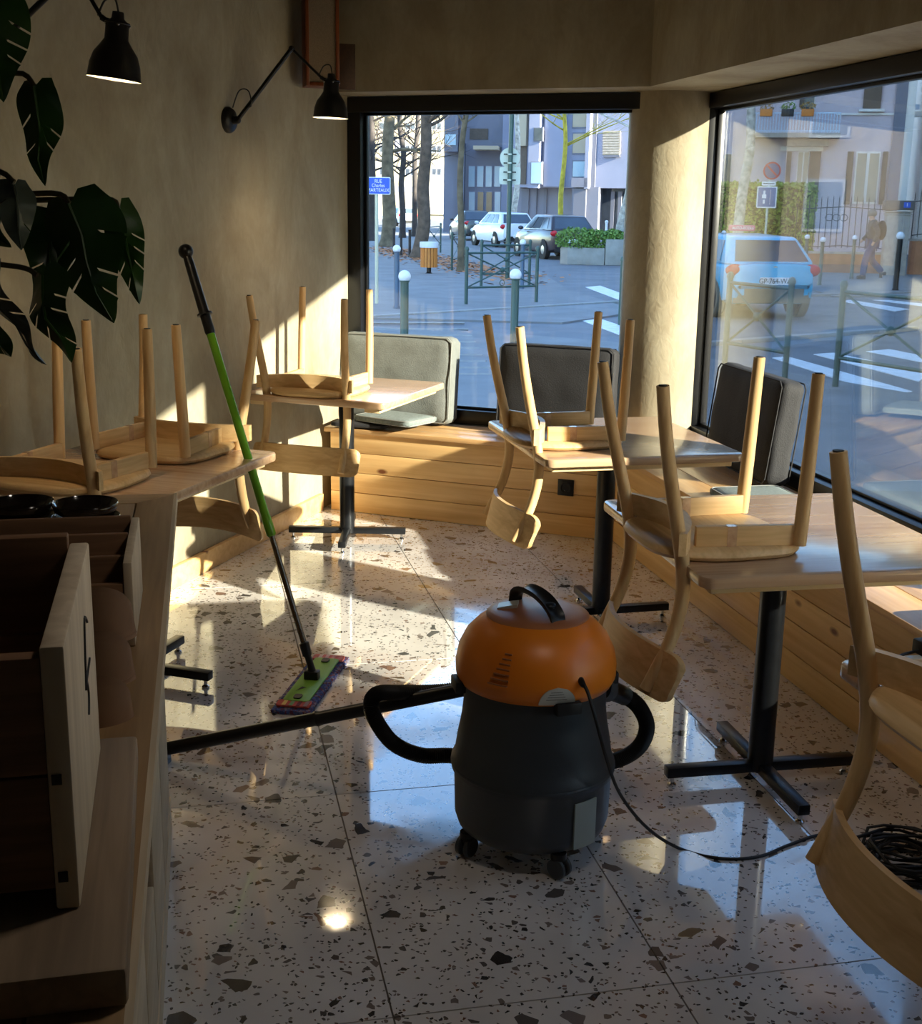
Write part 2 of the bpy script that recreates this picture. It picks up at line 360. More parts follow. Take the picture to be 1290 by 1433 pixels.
# round pillars
def pillar(name, c, r, lab, z0=ZS):
    struct(MB().lathe([(r, z0), (r, 1.2), (r, ZT + .01)], 40, (c.x, c.y, 0)).build(name, MT['plaster'], smooth=40), lab)
pillar('wall_pillar', V((1.0, 6.425, 0)), .205, 'round plaster pillar between the two windows')
pc = Ra(-.44, OW + .06)
pillar('wall_pillar', pc, .20, 'round plaster pillar beside the nearest side window')
# solid wall further on, behind the camera, ceiling
c = Ra((-3.0 + far) / 2, OW + .09)
struct(MB().box(c + V((0, 0, 1.28)), (-far - 3.0, .2, 1.72), basis(dR)).build('wall_side', MT['plaster'], smooth=0), 'plaster wall beyond the side windows')
struct(MB().box((0, -2.1, 1.45), (8.2, .2, 2.9)).build('wall_near', MT['plaster'], smooth=0), 'plaster wall behind the viewer')
struct(MB().prism([(-4.2, -2.3), (3.9, -2.3), (1.6, 7.3), (-.9, 7.4)], 2.9, 3.05).build('ceiling', mat('dark_ceiling', hexl(74, 70, 62), .8, 0, .1, 3), smooth=0), 'dark painted ceiling')

# ------------------------------------------------------------------ windows
def window(name, A, B, nrm, z0, z1, lab, fw=.062):
    """A,B plan points of the outer frame; nrm outwards"""
    L = (B - A).length; d = (B - A).normalized(); R = basis(d); mid = (A + B) / 2
    w_ = bpy.data.objects.new(name, None); COL.objects.link(w_); struct(w_, lab); w_.location = (mid.x, mid.y, z0); w_.rotation_euler = (0, 0, math.atan2(d.y, d.x))
    s = 1 if V((-d.y, d.x, 0)).dot(nrm) > 0 else -1
    h = z1 - z0; D = .09
    def ring(name, L, z0, h, fw, y, D, mt):
        m = MB()
        m.box((0, y, z0 + fw / 2), (L, D, fw)); m.box((0, y, z0 + h - fw / 2), (L, D, fw))
        for x in (-1, 1): m.box((x * (L - fw) / 2, y, z0 + h / 2), (fw, D, h - 2 * fw))
        return m.build(name, mt, w_, bevel=.002)
    ring('frame', L, 0, h, fw, 0, D, MT['frame'])
    ring('sash', L - 2 * fw, fw, h - 2 * fw, .014, s * .02, .03, MT['frame'])
    MB().box((0, s * .02, h / 2), (L - 2 * fw - .02, .008, h - 2 * fw - .02)).build('pane', MT['pane'], w_, smooth=0)
    return w_
A = LB(OB, .005); B = inter(bB + nB * OB, dB, V((.96, 6.3, 0)), nB)
window('window_1', A, B, nB, ZS + .005, ZT, 'black framed picture window in the back wall looking onto the street', .075)
window('window_2', Ra(2.19, OW), Ra(-.26, OW), nR, ZS + .005, ZT, 'black framed picture window in the side wall looking onto the crossing', .068)
window('window_3', Ra(-.62, OW), Ra(-3.0, OW), nR, ZS + .005, ZT, 'black framed side window between the two pillars beside the viewer', .068)

# ------------------------------------------------------------------ built-in benches
def bench(name, lab, A, B, nrm, depth, cutA, cutB):
    """front edge A->B on plan; boards run along it"""
    d = (B - A).normalized(); L = (B - A).length
    t = thing(name, lab, 'bench', (A.x, A.y, 0), math.atan2(d.y, d.x))
    s = 1 if V((-d.y, d.x, 0)).dot(nrm) > 0 else -1
    nseg = max(1, round(L / 2.6)); hs = [.0, .107, .214, .321, .424]
    for k in range(4):
        cuts = [0] + [L * (i + (.12 if k % 2 else -.1)) / nseg for i in range(1, nseg)] + [L]
        for a, b in zip(cuts, cuts[1:]):
            MB().box(((a + b) / 2, s * .01, (hs[k] + hs[k + 1]) / 2), (b - a - .002, .02, hs[k + 1] - hs[k] - .003)).build('plank', MT['pine_x'], t, bevel=.002)
    nb = 3; wd = (depth + .015) / nb
    for k in range(nb):
        y0 = -.015 + wd * k; y1 = y0 + wd - .002
        x = [0 + cutA(y0), L + cutB(y0), L + cutB(y1), 0 + cutA(y1)]
        poly = [(x[0], s * y0), (x[1], s * y0), (x[2], s * y1), (x[3], s * y1)]
        if s < 0: poly = poly[::-1]
        MB().prism(poly, .425, .45).build('seat_board', MT['pine_top'], t, bevel=.003)
    MB().box((.012, s * depth / 2, .212), (.024, depth - .02, .424)).build('end_panel', MT['pine_x'], t, bevel=.002)
    return t
C0 = RB(0, 0); L0 = LB(0, .055)
dotc = nB.dot(nR); kb = (1 - dotc) / nB.cross(nR).length      # mitre slope between the two benches
bench('bench', 'knotty pine box bench under the back window', L0, C0, nB, OB - .05, lambda y: -.0 + (-.03 if y < .05 else -.03), lambda y: y * kb)
bench('bench', 'long knotty pine box bench under the side window', C0, Ra(-3.6), nR, OW - .05, lambda y: -y * kb, lambda y: 0)
# wall socket in the back bench
P = onpl(792, 682, bB, nB)
t = thing('wall_socket', 'square black wall socket set in the pine bench front', 'socket', P - nB * .001, math.atan2(-dB.y, -dB.x))
MB().box((0, -.005, 0), (.082, .01, .082)).build('cover_plate', MT['black'], t, bevel=.003)
MB().lathe([(.028, 0), (.028, .006), (.022, .006), (.021, .001), (.001, .001)], 24, (0, -.01, 0), Matrix.Rotation(PI / 2, 3, 'X')).build('socket_ring', MT['rubber'], t)
MB().tube([(0, -.011, -.012), (0, -.02, -.012)], .0025, 8).build('earth_pin', MT['chrome'], t)

# ------------------------------------------------------------------ tables
TZ = .745
def rounded(wx, wy, r, n=5):
    out = []
    for cx, cy, a0 in ((wx / 2 - r, wy / 2 - r, 0), (-wx / 2 + r, wy / 2 - r, 90), (-wx / 2 + r, -wy / 2 + r, 180), (wx / 2 - r, -wy / 2 + r, 270)):
        for k in range(n + 1):
            a = math.radians(a0 + 90 * k / n); out.append((cx + r * math.cos(a), cy + r * math.sin(a)))
    return out
def table(lab, c, az, wx, wy, along_x, col=None, base_az=None):
    t = thing('cafe_table', lab, 'table', (c[0], c[1], 0), -math.radians(az), 'square wooden cafe tables on cross bases')
    MB().prism(rounded(wx, wy, .035), TZ - .03, TZ).build('table_top', MT['top_x'], t, bevel=.006)
    for s in (-1, 1):
        if along_x: MB().box((0, s * (wy / 2 - .075), TZ - .041), (wx - .07, .075, .022)).build('batten', MT['pale'], t, bevel=.003)
        else: MB().box((s * (wx / 2 - .075), 0, TZ - .041), (.075, wy - .07, .022)).build('batten', MT['pale'], t, bevel=.003)
    MB().box((0, 0, TZ - .045), (.30 if along_x else .3, .30, .008)).build('top_plate', MT['iron'], t)
    MB().lathe([(.036, .035), (.036, TZ - .048)], 28).build('column', MT['iron'], t)
    ba = math.radians(base_az or 0)
    for k in range(4):
        a = ba + k * PI / 2; d = V((math.cos(a), math.sin(a), 0)); q = V((-d.y, d.x, 0))
        b = MB().bar(d * .02 + V((0, 0, .045)), d * .285 + V((0, 0, .045)), .036, .03).build('base_leg', MT['iron'], t, bevel=.003)
        MB().lathe([(.013, 0), (.013, .006), (.006, .012), (.006, .034)], 12, d * .265).build('levelling_foot', MT['chrome'], b)
    return t
TABLES = {}
TABLES['L2'] = table('square wooden table in front of the grey cushion, one chair upturned on it', (-.555, 5.92), 20, .725, .76, False, base_az=20)
TABLES['L1'] = table('square wooden table behind the counter with two chairs upturned on it', (-1.105, 4.045), 18.3, .70, .82, False)
TABLES['R2'] = table('square wooden table by the pillar with one chair upturned on it', (.56, 4.735), -13.5, .75, .83, True)
TABLES['R3'] = table('square wooden table beside the vacuum cleaner with one chair upturned on it', (.873, 3.33), -11, .76, .83, True)
TABLES['R4'] = table('square wooden table over the coiled black cable, its corner showing', (1.195, 1.99), -12, .76, .83, True)

# ------------------------------------------------------------------ chairs, upside down: local z = 0 is the seat face lying on the table
def chair_proto():
    t = thing('wooden_chair', '', 'chair', (0, 0, TZ), 0, 'upturned ash chairs on the tables')
    # seat: rounded panel
    def seat_pt(a, k):
        ca, sa = math.cos(a), math.sin(a); e = .55
        x = .215 * math.copysign(abs(ca) ** e, ca); y = .205 * math.copysign(abs(sa) ** (e if sa > 0 else .8), sa) + .025
        if sa > 0: x *= .97
        return V((x * k, (y - .025) * k + .025, 0))
    m = MB(); n = 48; prof = [(.90, 0), (.965, .004), (1, .014), (.985, .024), (.93, .03)]
    vs = [seat_pt(2 * PI * i / n, k) + V((0, 0, z)) for k, z in prof for i in range(n)]
    fs = [(r * n + i, r * n + (i + 1) % n, (r + 1) * n + (i + 1) % n, (r + 1) * n + i) for r in range(len(prof) - 1) for i in range(n)]
    m.add(vs, fs + [list(range(n))[::-1], list(range((len(prof) - 1) * n, len(prof) * n))]); m.build('seat', MT['ash_x'], t, smooth=50)
    prof = [(.229, -.213, .448), (.219, -.193, .32), (.208, -.166, .19), (.2, -.14, .08), (.198, -.126, .01), (.198, -.119, -.06), (.199, -.126, -.13), (.2, -.147, -.205), (.201, -.178, -.27), (.202, -.206, -.325)]
    for s in (-1, 1):
        pts = smooth_path([(s * x, y, z) for x, y, z in prof], 4); k = len(pts)
        rad = [.0155 + .003 * math.sin(PI * min(1, i / k * 1.1)) for i in range(k)]
        l = MB().tube(pts, rad, 14).build('rear_leg', MT['ash_z'], t, smooth=50)
        MB().lathe([(.010, 0), (.010, .003)], 12, pts[0] + V((0, 0, -.0005))).build('glide', MT['rubber'], l)
        f = smooth_path([(s * .170, .213, .464), (s * .174, .205, .25), (s * .176, .195, .03)], 4)
        l = MB().tube(f, [.0155, .016, .0165, .017, .0175, .018, .018, .018, .018][:len(f)], 14).build('front_leg', MT['ash_z'], t, smooth=50)
        MB().lathe([(.010, 0), (.010, .003)], 12, f[0] + V((0, 0, -.0005))).build('glide', MT['rubber'], l)
        r = MB().bar((s * .168, .19, .056), (s * .150, -.075, .056), .02, .052).build('side_rail', MT['ash_y'], t, bevel=.002)
        MB().bar((s * .1575, .03, .056), (s * .1555, .005, .056), .0215, .0525).build('tenon', MT['top_x'], r)
    # bent rear rail
    def rail(u, v, side):
        x = (u - .5) * .47; y = -.066 - .055 * (x / .2) ** 2 + (.010 if side else -.010)
        return V((x, y, .03 + .056 * v + (.006 * (1 - (x / .235) ** 2)) * v))
    MB().slab(rail, 18, 2).build('rear_rail', MT['ash_x'], t, smooth=40)
    def back(u, v, side):
        q = (u - .5) * 2; q = math.copysign(1 - (1 - abs(q)) ** 1.6, q); x = q * .265; e = max(0, abs(x) - .235) / .03
        hh_ = .061 - .03 * (1 - math.sqrt(max(0, 1 - e * e)))
        z = -.286 - (v - .5) * 2 * hh_ + .014 * (1 - (x / .265) ** 2)
        y = -.222 + .075 * (x / .265) ** 2 - .028 * (v - .5)
        return V((x, y + (.007 if side else -.007), z))
    MB().slab(back, 34, 6).build('backrest', MT['ash_x'], t, smooth=40)
    return t
proto = chair_proto()
chairs = [('wooden chair upturned by the pillar, its back hanging over the socket', (.346, 4.612), 76.5),
          ('wooden chair upturned beside the vacuum cleaner, its back hanging near the orange lid', (.631, 3.195), 78.2),
          ('wooden chair upturned over the black cable coil, only one leg and its back in view', (.911, 1.96), 77.6),
          ('wooden chair upturned before the grey cushion, facing the back window', (-.67, 5.739), 18.1),
          ('wooden chair upturned behind the counter under the monstera leaves', (-1.217, 3.761), 20.5),
          ('wooden chair upturned beside the mop handle, its back hanging towards the plaster wall', (-1.018, 4.301), -161.1)]
for i, (lab, c, az) in enumerate(chairs):
    o = proto if i == 0 else copy_tree(proto)
    o['label'] = lab; o.location = (c[0], c[1], TZ); o.rotation_euler = (0, 0, -math.radians(az))

# ------------------------------------------------------------------ cushions
def cushion(name, lab, cat, P, rz, w_, d_, h_, m, tilt=0, seed=0, wr=.006, pipe=True, group=None, sub=14):
    """w along local x, d thickness along local y, h along z; base centre at P"""
    t = thing(name, lab, cat, P, rz, group)
    if tilt: t.rotation_euler = (tilt, 0, rz)
    mb = MB(); n = sub; rnd = .035
    dims = (w_, d_, h_)
    bm = bmesh.new(); bmesh.ops.create_cube(bm, size=1); bmesh.ops.subdivide_edges(bm, edges=bm.edges[:], cuts=n, use_grid_fill=True)
    for v_ in bm.verts:
        q = V((v_.co.x * w_, v_.co.y * d_, v_.co.z * h_)); r = min(rnd, min(dims) * .42)
        inn = V((max(-w_ / 2 + r, min(w_ / 2 - r, q.x)), max(-d_ / 2 + r, min(d_ / 2 - r, q.y)), max(-h_ / 2 + r, min(h_ / 2 - r, q.z))))
        dv = q - inn
        if dv.length > 0: q = inn + dv.normalized() * r
        a, b = (v_.co.x * 2, v_.co.z * 2) if d_ < h_ else (v_.co.x * 2, v_.co.y * 2)
        puff = (1 - abs(a) ** 3) * (1 - abs(b) ** 3)
        nz = noise.noise(V((q.x * 9 + seed, q.y * 9, q.z * 9))) * wr + noise.noise(V((q.x * 26 + seed, q.y * 26, q.z * 10))) * wr * .5
        if d_ < h_: q.y += math.copysign(puff * .014, v_.co.y) + nz
        else: q.z += math.copysign(puff * .006, v_.co.z) + nz * .5
        q.z += nz * .8 if d_ < h_ else 0
        v_.co = q + V((0, 0, h_ / 2))
    me = bpy.data.meshes.new('cover'); bm.to_mesh(me); bm.free()
    for p in me.polygons: p.use_smooth = True
    put('cover', me, m, t)
    if pipe:
        r = .02; A_, B_ = (w_ / 2, h_) if d_ < h_ else (w_ / 2, d_)
        for s in (-1, 1):
            if d_ < h_: pts = [(x, s * d_ / 2 * .96, z) for x, z in ((-A_ + .008, .03), (-A_ + .008, h_ - .03), (-A_ + .03, h_ - .008), (A_ - .03, h_ - .008), (A_ - .008, h_ - .03), (A_ - .008, .03), (A_ - .03, .008), (-A_ + .03, .008), (-A_ + .008, .03))]
            else: pts = [(x, y, h_ / 2 + s * h_ / 2 * .7) for x, y in rounded(w_ - .006, d_ - .006, .03, 3)]; pts.append(pts[0])
            MB().tube(pts, .0035, 6).build('piping', MT['piping'] if m != MT['cushdark'] else m, t)
    return t
azB = math.atan2(-dB.y, -dB.x); azR = math.atan2(dR.y, dR.x)
def cenB(x0, x1, ypx, off):
    a = onpl(x0, ypx, bB + nB * off, nB); b = onpl(x1, ypx, bB + nB * off, nB); m_ = (a + b) / 2; return V((m_.x, m_.y, .462)), (b - a).length
P, w_ = cenB(480, 634, 570, .285)
cushion('back_cushion', 'light grey back cushion leaning against the back window beside the plaster wall', 'cushion', P, azB, w_, .12, .46, MT['cush'], -.10, 1, group='window back cushions')
P, w_ = cenB(698, 859, 570, .285)
cushion('back_cushion', 'charcoal back cushion leaning against the back window beside the pillar', 'cushion', P, azB, w_, .12, .45, MT['cushdark'], -.10, 5, group='window back cushions')
a = Ra(1.28, .385)
cushion('back_cushion', 'dark grey back cushion with pale piping leaning against the side window', 'cushion', V((a.x, a.y, .462)), azR, .66, .115, .45, MT['cushdark'], .12, 9, group='window back cushions')
P = onz(535, 583, .48); P.z = .452
cushion('seat_pad', 'flat charcoal seat pad lying under the blue-grey one on the back bench', 'seat pad', V((-.515, 6.558, .457)), azB + .1, .30, .25, .026, MT['cushdark'], 0, 3, .002, False, 'bench seat pads', 8)
cushion('seat_pad', 'flat blue-grey seat pad on the back bench in front of the light grey cushion', 'seat pad', V((-.352, 6.492, .487)), azB - .22, .36, .26, .034, MT['pad'], -.012, 4, .002, True, 'bench seat pads', 8)
a = Ra(.66, .20); cushion('seat_pad', 'flat blue-grey seat pad beside the dark cushion on the long bench', 'seat pad', V((a.x, a.y, .456)), azR, .44, .30, .04, MT['pad'], 0, 6, .002, True, 'bench seat pads', 8)
a = Ra(-.92, .22); cushion('seat_pad', 'flat blue-grey seat pad on the long bench under the table beside the vacuum cleaner', 'seat pad', V((a.x, a.y, .456)), azR, .44, .30, .04, MT['pad'], 0, 8, .002, True, 'bench seat pads', 8)

# ------------------------------------------------------------------ vacuum cleaner
vc = thing('vacuum_cleaner', 'grey drum vacuum cleaner with orange domed lid, black hose and cable', 'vacuum cleaner', (.192, 2.935, 0), math.radians(-8))
dr = MB().lathe([(.05, .062), (.172, .062), (.188, .075), (.196, .10), (.199, .215), (.2065, .222), (.2065, .245), (.199, .258), (.193, .30), (.182, .36), (.178, .40), (.178, .455), (.16, .457)], 48).build('drum', MT['drum'], vc, smooth=50)
MB().lathe([(.207, .2), (.2085, .203), (.2085, .207), (.207, .21)], 48, (0, 0, .03), cap=False).build('rib_band', MT['drum'], dr)
lid = MB().lathe([(.175, .455), (.19, .457), (.199, .475), (.2, .505), (.193, .54), (.176, .575), (.15, .602), (.118, .62), (.10, .626), (.02, .633), (.001, .633)], 48).build('lid', MT['orange'], vc, smooth=60)
# strap handle, and a brown crown sheet painting how the top catches light
MB().lathe([(.128, .6185), (.124, .6225), (.10, .6285), (.02, .6355), (.001, .6358)], 48, (.0, .012, .001), cap=False).build('crown_sheen', MT['sheen_slit'], lid, smooth=60)
hp = smooth_path([(-.062, .072, .615), (-.058, .066, .648), (-.035, .040, .668), (0, 0, .668), (.03, -.035, .655), (.052, -.062, .632), (.058, -.07, .612)], 5)
def strap(u, v, s_):
    f = u * (len(hp) - 1); i = min(int(f), len(hp) - 2); p = hp[i].lerp(hp[i + 1], f - i); sd = V((.74, .67, 0)); w = .021
    c = (v - .5) * 2; return p + sd * c * w + V((0, 0, (.006 if s_ else -.006) + .009 * c * c))
MB().slab(strap, 24, 8).build('handle', MT['black'], vc, smooth=60)
MB().sphere((.033, -.037, .658), .016, 12, 8, (1, 1, .5)).build('handle_button', MT['iron'], vc)
for k in range(7):
    a = math.radians(-106 + 0 * k); z = .575 - k * .0115; L = .018 + .0045 * k
    pts = []
    for q in range(5):
        aa = math.radians(-104) - (L / .18) * (q / 4); r = .1775 + (.575 - z) * .42 + .0005; pts.append((r * math.cos(aa), r * math.sin(aa), z))
    MB().tube(pts, .0022, 6).build('vent_slit', MT['sheen_slit'], lid)
def onlid(a, z, r): return V((r * math.cos(a), r * math.sin(a), z))
# half-round rating label
def lab_fn(u, v, side):
    a = math.radians(-70 + (u - .5) * 26 * math.sqrt(max(0.0, 1 - v * v)) * 1.0); z = .462 + v * .045
    r = .2015 - max(0, (z - .505)) * .18 - max(0, .475 - z) * .5 + (.0012 if side else -.002); return onlid(a, z, r)
lb = MB().slab(lab_fn, 12, 8).build('rating_label', MT['label'], lid)
for k in range(4): MB().tube([onlid(math.radians(-70 + x), .478 + k * .006, .2035) for x in (-8 + k, 0, 6 - k)], .0006, 4).build('print_line', MT['ink'], lb)
bd = thing_tmp = MB().slab(lambda u, v, s: V((-.075 + (u - .5) * .05, .02 + (v - .5) * .04, .632 - 1.4 * ((u - .5) * .05 - .075) ** 2 + (.014 if s else .006))), 4, 4).build('badge', MT['label'], lid)
for k in range(4): MB().box((-.09 + k * .011, .02, .6385 - .0016 * k * 0 - (.09 - k * .011) ** 2 * 1.2 + .0026), (.004, .03 - .004 * (k % 2), .002)).build('badge_stripe', MT['ink'], bd)
for a0 in (-62, 20, 110, 200):
    a = math.radians(a0); R = Matrix.Rotation(a, 3, 'Z')
    MB().box(R @ V((.196, 0, .452)), (.026, .065, .03), R).build('latch', MT['rubber'], vc, bevel=.004)
for a0 in (-150, -62, 28, 118):
    a = math.radians(a0); R = Matrix.Rotation(a + .5, 3, 'Z'); c = V((.168 * math.cos(a), .168 * math.sin(a), 0)) * 1.04
    cs = MB().lathe([(.02, .05), (.02, .066)], 12, c).build('caster', MT['black'], vc)
    MB().box(c + V((0, 0, .044)), (.034, .02, .02), R).build('fork', MT['black'], cs, bevel=.003)
    for s in (-1, 1): MB().lathe([(.001, -.007), (.022, -.007), (.026, -.004), (.026, .004), (.022, .007), (.001, .007)], 20, c + R @ V((.004, s * .013, .027)), R @ Matrix.Rotation(PI / 2, 3, 'X')).build('wheel', MT['drum'], cs)
MB().slab(lambda u, v, s: onlid(math.radians(-44 + (u - .5) * 20), .08 + v * .12, .1965 + (.006 if s else 0)), 6, 2).build('grey_patch', MT['lightgrey'], vc)
# hose: built in world places, then moved into the cleaner's frame
VM = Matrix.Rotation(math.radians(8), 4, 'Z') @ Matrix.Translation(V((-.192, -2.935, 0)))
def vl(pts): return [VM @ V(p) for p in pts]
hc = smooth_path(vl([ony(872, 972, 3.02), ony(893, 988, 3.04), ony(905, 1016, 3.06), ony(895, 1044, 3.08), ony(868, 1062, 3.1), ony(830, 1070, 3.14), ony(760, 1076, 3.2), ony(690, 1072, 3.2), ony(635, 1058, 3.16), ony(590, 1057, 3.12), ony(553, 1042, 3.1), ony(530, 1015, 3.08), ony(519, 988, 3.08), ony(528, 971, 3.12), ony(560, 969, 3.2), ony(610, 968, 3.26), ony(650, 962, 3.28)]), 10)
ho = MB()
m_ = len(hc) * 2; fine = []
for i in range(len(hc) - 1): fine += [hc[i].lerp(hc[i + 1], k / 3) for k in range(3)]
ho.tube(fine, [.0175 + .0042 * (i % 2) for i in range(len(fine))], 14); ho.build('hose', MT['rubber'], vc, smooth=20)
MB().tube(vl([ony(845, 962, 2.97), ony(858, 967, 3.0), ony(876, 975, 3.02)]), [.027, .026, .024], 14).build('hose_cuff', MT['black'], vc)
MB().tube(vl([ony(840, 962, 2.95), ony(850, 964, 2.97)]), .034, 18).build('hose_port', MT['drum'], vc)
wa = VM @ ony(662, 962, 3.17); wb = VM @ V((-.845, 3.375, .045)); wd = (wb - wa)
wn = MB().tube([wa, wa + wd * .48, wa + wd * .49, wa + wd * .5, wb], [.0195, .0195, .023, .0195, .0195], 16).build('wand', MT['black'], vc)
wdir = wd.normalized(); sx = V((-wdir.y, wdir.x, 0)).normalized()
sx = sx if sx.y < 0 else -sx
hd = MB().bar(wb - sx * .015 + wdir * .03 + V((0, 0, -.016)), wb + sx * .28 + wdir * .03 + V((0, 0, -.016)), .07, .05).build('floor_head', MT['black'], vc, bevel=.008)
pw = VM @ ony(815, 955, 2.775)
cbl = [ony(868, 1112, 2.76), ony(905, 1158, 2.82)] + [onz(x, y, .004) for x, y in ((950, 1187), (1005, 1201), (1060, 1199), (1105, 1182), (1150, 1168), (1200, 1172))]
cable = vl([ony(812, 952, 2.765), ony(822, 968, 2.74), ony(833, 1005, 2.70), ony(848, 1060, 2.70)]) + vl(cbl)
co = MB().tube(smooth_path(cable, 8), .0042, 8).build('power_cable', MT['rubber'], vc, smooth=60)
MB().tube(vl([ony(806, 947, 2.79), ony(812, 952, 2.765), ony(817, 960, 2.75)]), [.010, .009, .006], 10).build('cable_grommet', MT['black'], co)
cc = onz(1268, 1212, 0); cl = MB(); random.seed(3); pts = []
for k in range(14 * 18 + 1):
    a = 2 * PI * k / 18 + 2.5; lap = k / 18; r = .085 + .03 * math.sin(lap * 2.4) + .012 * math.sin(a * 3 + lap)
    pts.append(V((cc.x + r * 1.15 * math.cos(a) + .012 * math.sin(lap * 5), cc.y + r * math.sin(a) + .012 * math.cos(lap * 3), .006 + .0035 * (lap % 14) + .003 * math.sin(a * 2 + lap * 4))))
cl.tube(vl([cbl[-1]] + pts), .0042, 6); cl.build('cable_coil', MT['rubber'], co, smooth=60)

# ------------------------------------------------------------------ flat mop leaning on the table
mp_ = thing('flat_mop', 'green flat mop with striped fringe pad leaning on a table edge', 'mop', (-.497, 3.995, 0), math.radians(-9))
MI = Matrix.Rotation(math.radians(9), 4, 'Z') @ Matrix.Translation(V((.497, -3.995, 0)))
ML = lambda p: MI @ V(p)
pad = MB(); prnd = random.Random(5)
def pf(u, v, s):
    x = (u - .5) * .128; y = (v - .5) * .52; n_ = noise.noise(V((x * 90, y * 90, s))) * .004; e = max(abs(u - .5), abs(v - .5)) * 2
    return V((x + n_, y + n_, (.002 if s == 0 else .014 + .006 * (1 - e ** 4) + n_)))
m, nt_, b_ = base('fringe_pad'); b_.inputs['Roughness'].default_value = .95
vo = N(nt_, 'ShaderNodeTexVoronoi'); vo.inputs['Scale'].default_value = 120; nt_.links.new(coords(nt_), vo.inputs[0]); se = N(nt_, 'ShaderNodeSeparateColor'); nt_.links.new(vo.outputs['Color'], se.inputs[0])
nt_.links.new(ramp(nt_, se.outputs[0], [(0, hexl(52, 62, 110)), (.3, hexl(96, 48, 66)), (.55, hexl(70, 84, 136)), (.8, hexl(120, 112, 128))], True), b_.inputs['Base Color'])
pd = MB().slab(pf, 22, 80).build('pad', m, mp_, smooth=60)
MB().prism(rounded(.088, .40, .012, 3), .02, .027).build('plate', MT['mopgreen'], mp_, bevel=.002)
for s in (-1, 1):
    fb = MB().prism([(x, y + s * .215) for x, y in rounded(.112, .048, .01, 3)], .018, .024).build('pocket_flap', mat('woven_flap_%d' % (s + 1), hexl(176, 70, 60) if s < 0 else hexl(214, 120, 116), .8, 0, .2, 60), pd)
    for k, cidx in enumerate([(222, 190, 110), (120, 150, 100), (110, 40, 50), (150, 120, 120)]):
        MB().box((-.03 + k * .024, s * .215, .0243), (.012, .044, .002)).build('stripe', mat('stripe_%d_%d' % (s + 1, k), hexl(*cidx) if s < 0 else hexl(220, 200 - 20 * k, 196 - 16 * k), .85), fb)
    MB().prism([(x, y + s * .17) for x, y in rounded(.026, .036, .008, 3)], .027, .031).build('foot_tab', MT['black'], mp_)
tri = MB().prism([(-.022, -.12), (.004, -.085), (-.012, -.08)], .0268, .0276).build('arrow_mark', MT['ink'], mp_)
top = ony(260, 352, 4.4); bot = V((-.497, 3.99, .06)); ax = (top - bot); L = ax.length; axn = ax.normalized(); P_ = lambda f_: ML(bot + ax * f_)
MB().tube([ML(bot + V((-.012, 0, -.03))), ML(bot), P_(.012), P_(.03), P_(.035), P_(.062), P_(.065)], [.016, .014, .012, .012, .017, .018, .012], 12).build('swivel_joint', MT['black'], mp_)
MB().box(ML(bot + V((0, 0, -.018))), (.05, .035, .03)).build('hinge', MT['black'], mp_, bevel=.004)
MB().tube([P_(.06), P_(.33)], .0105, 14).build('steel_tube', MT['steel'], mp_)
MB().tube([P_(.315), P_(.32), P_(.36), P_(.365), P_(.82)], [.012, .017, .017, .0148, .0148], 16).build('green_tube', MT['green'], mp_)
gp = MB().tube([P_(.80), P_(.805), P_(.845), P_(.846), P_(.85), P_(.851), P_(.97), P_(1.0)], [.016, .018, .018, .027, .027, .018, .0165, .014], 16).build('grip', MT['black'], mp_)
MB().sphere(P_(1.0), .026, 16, 12).build('knob', MT['black'], gp)

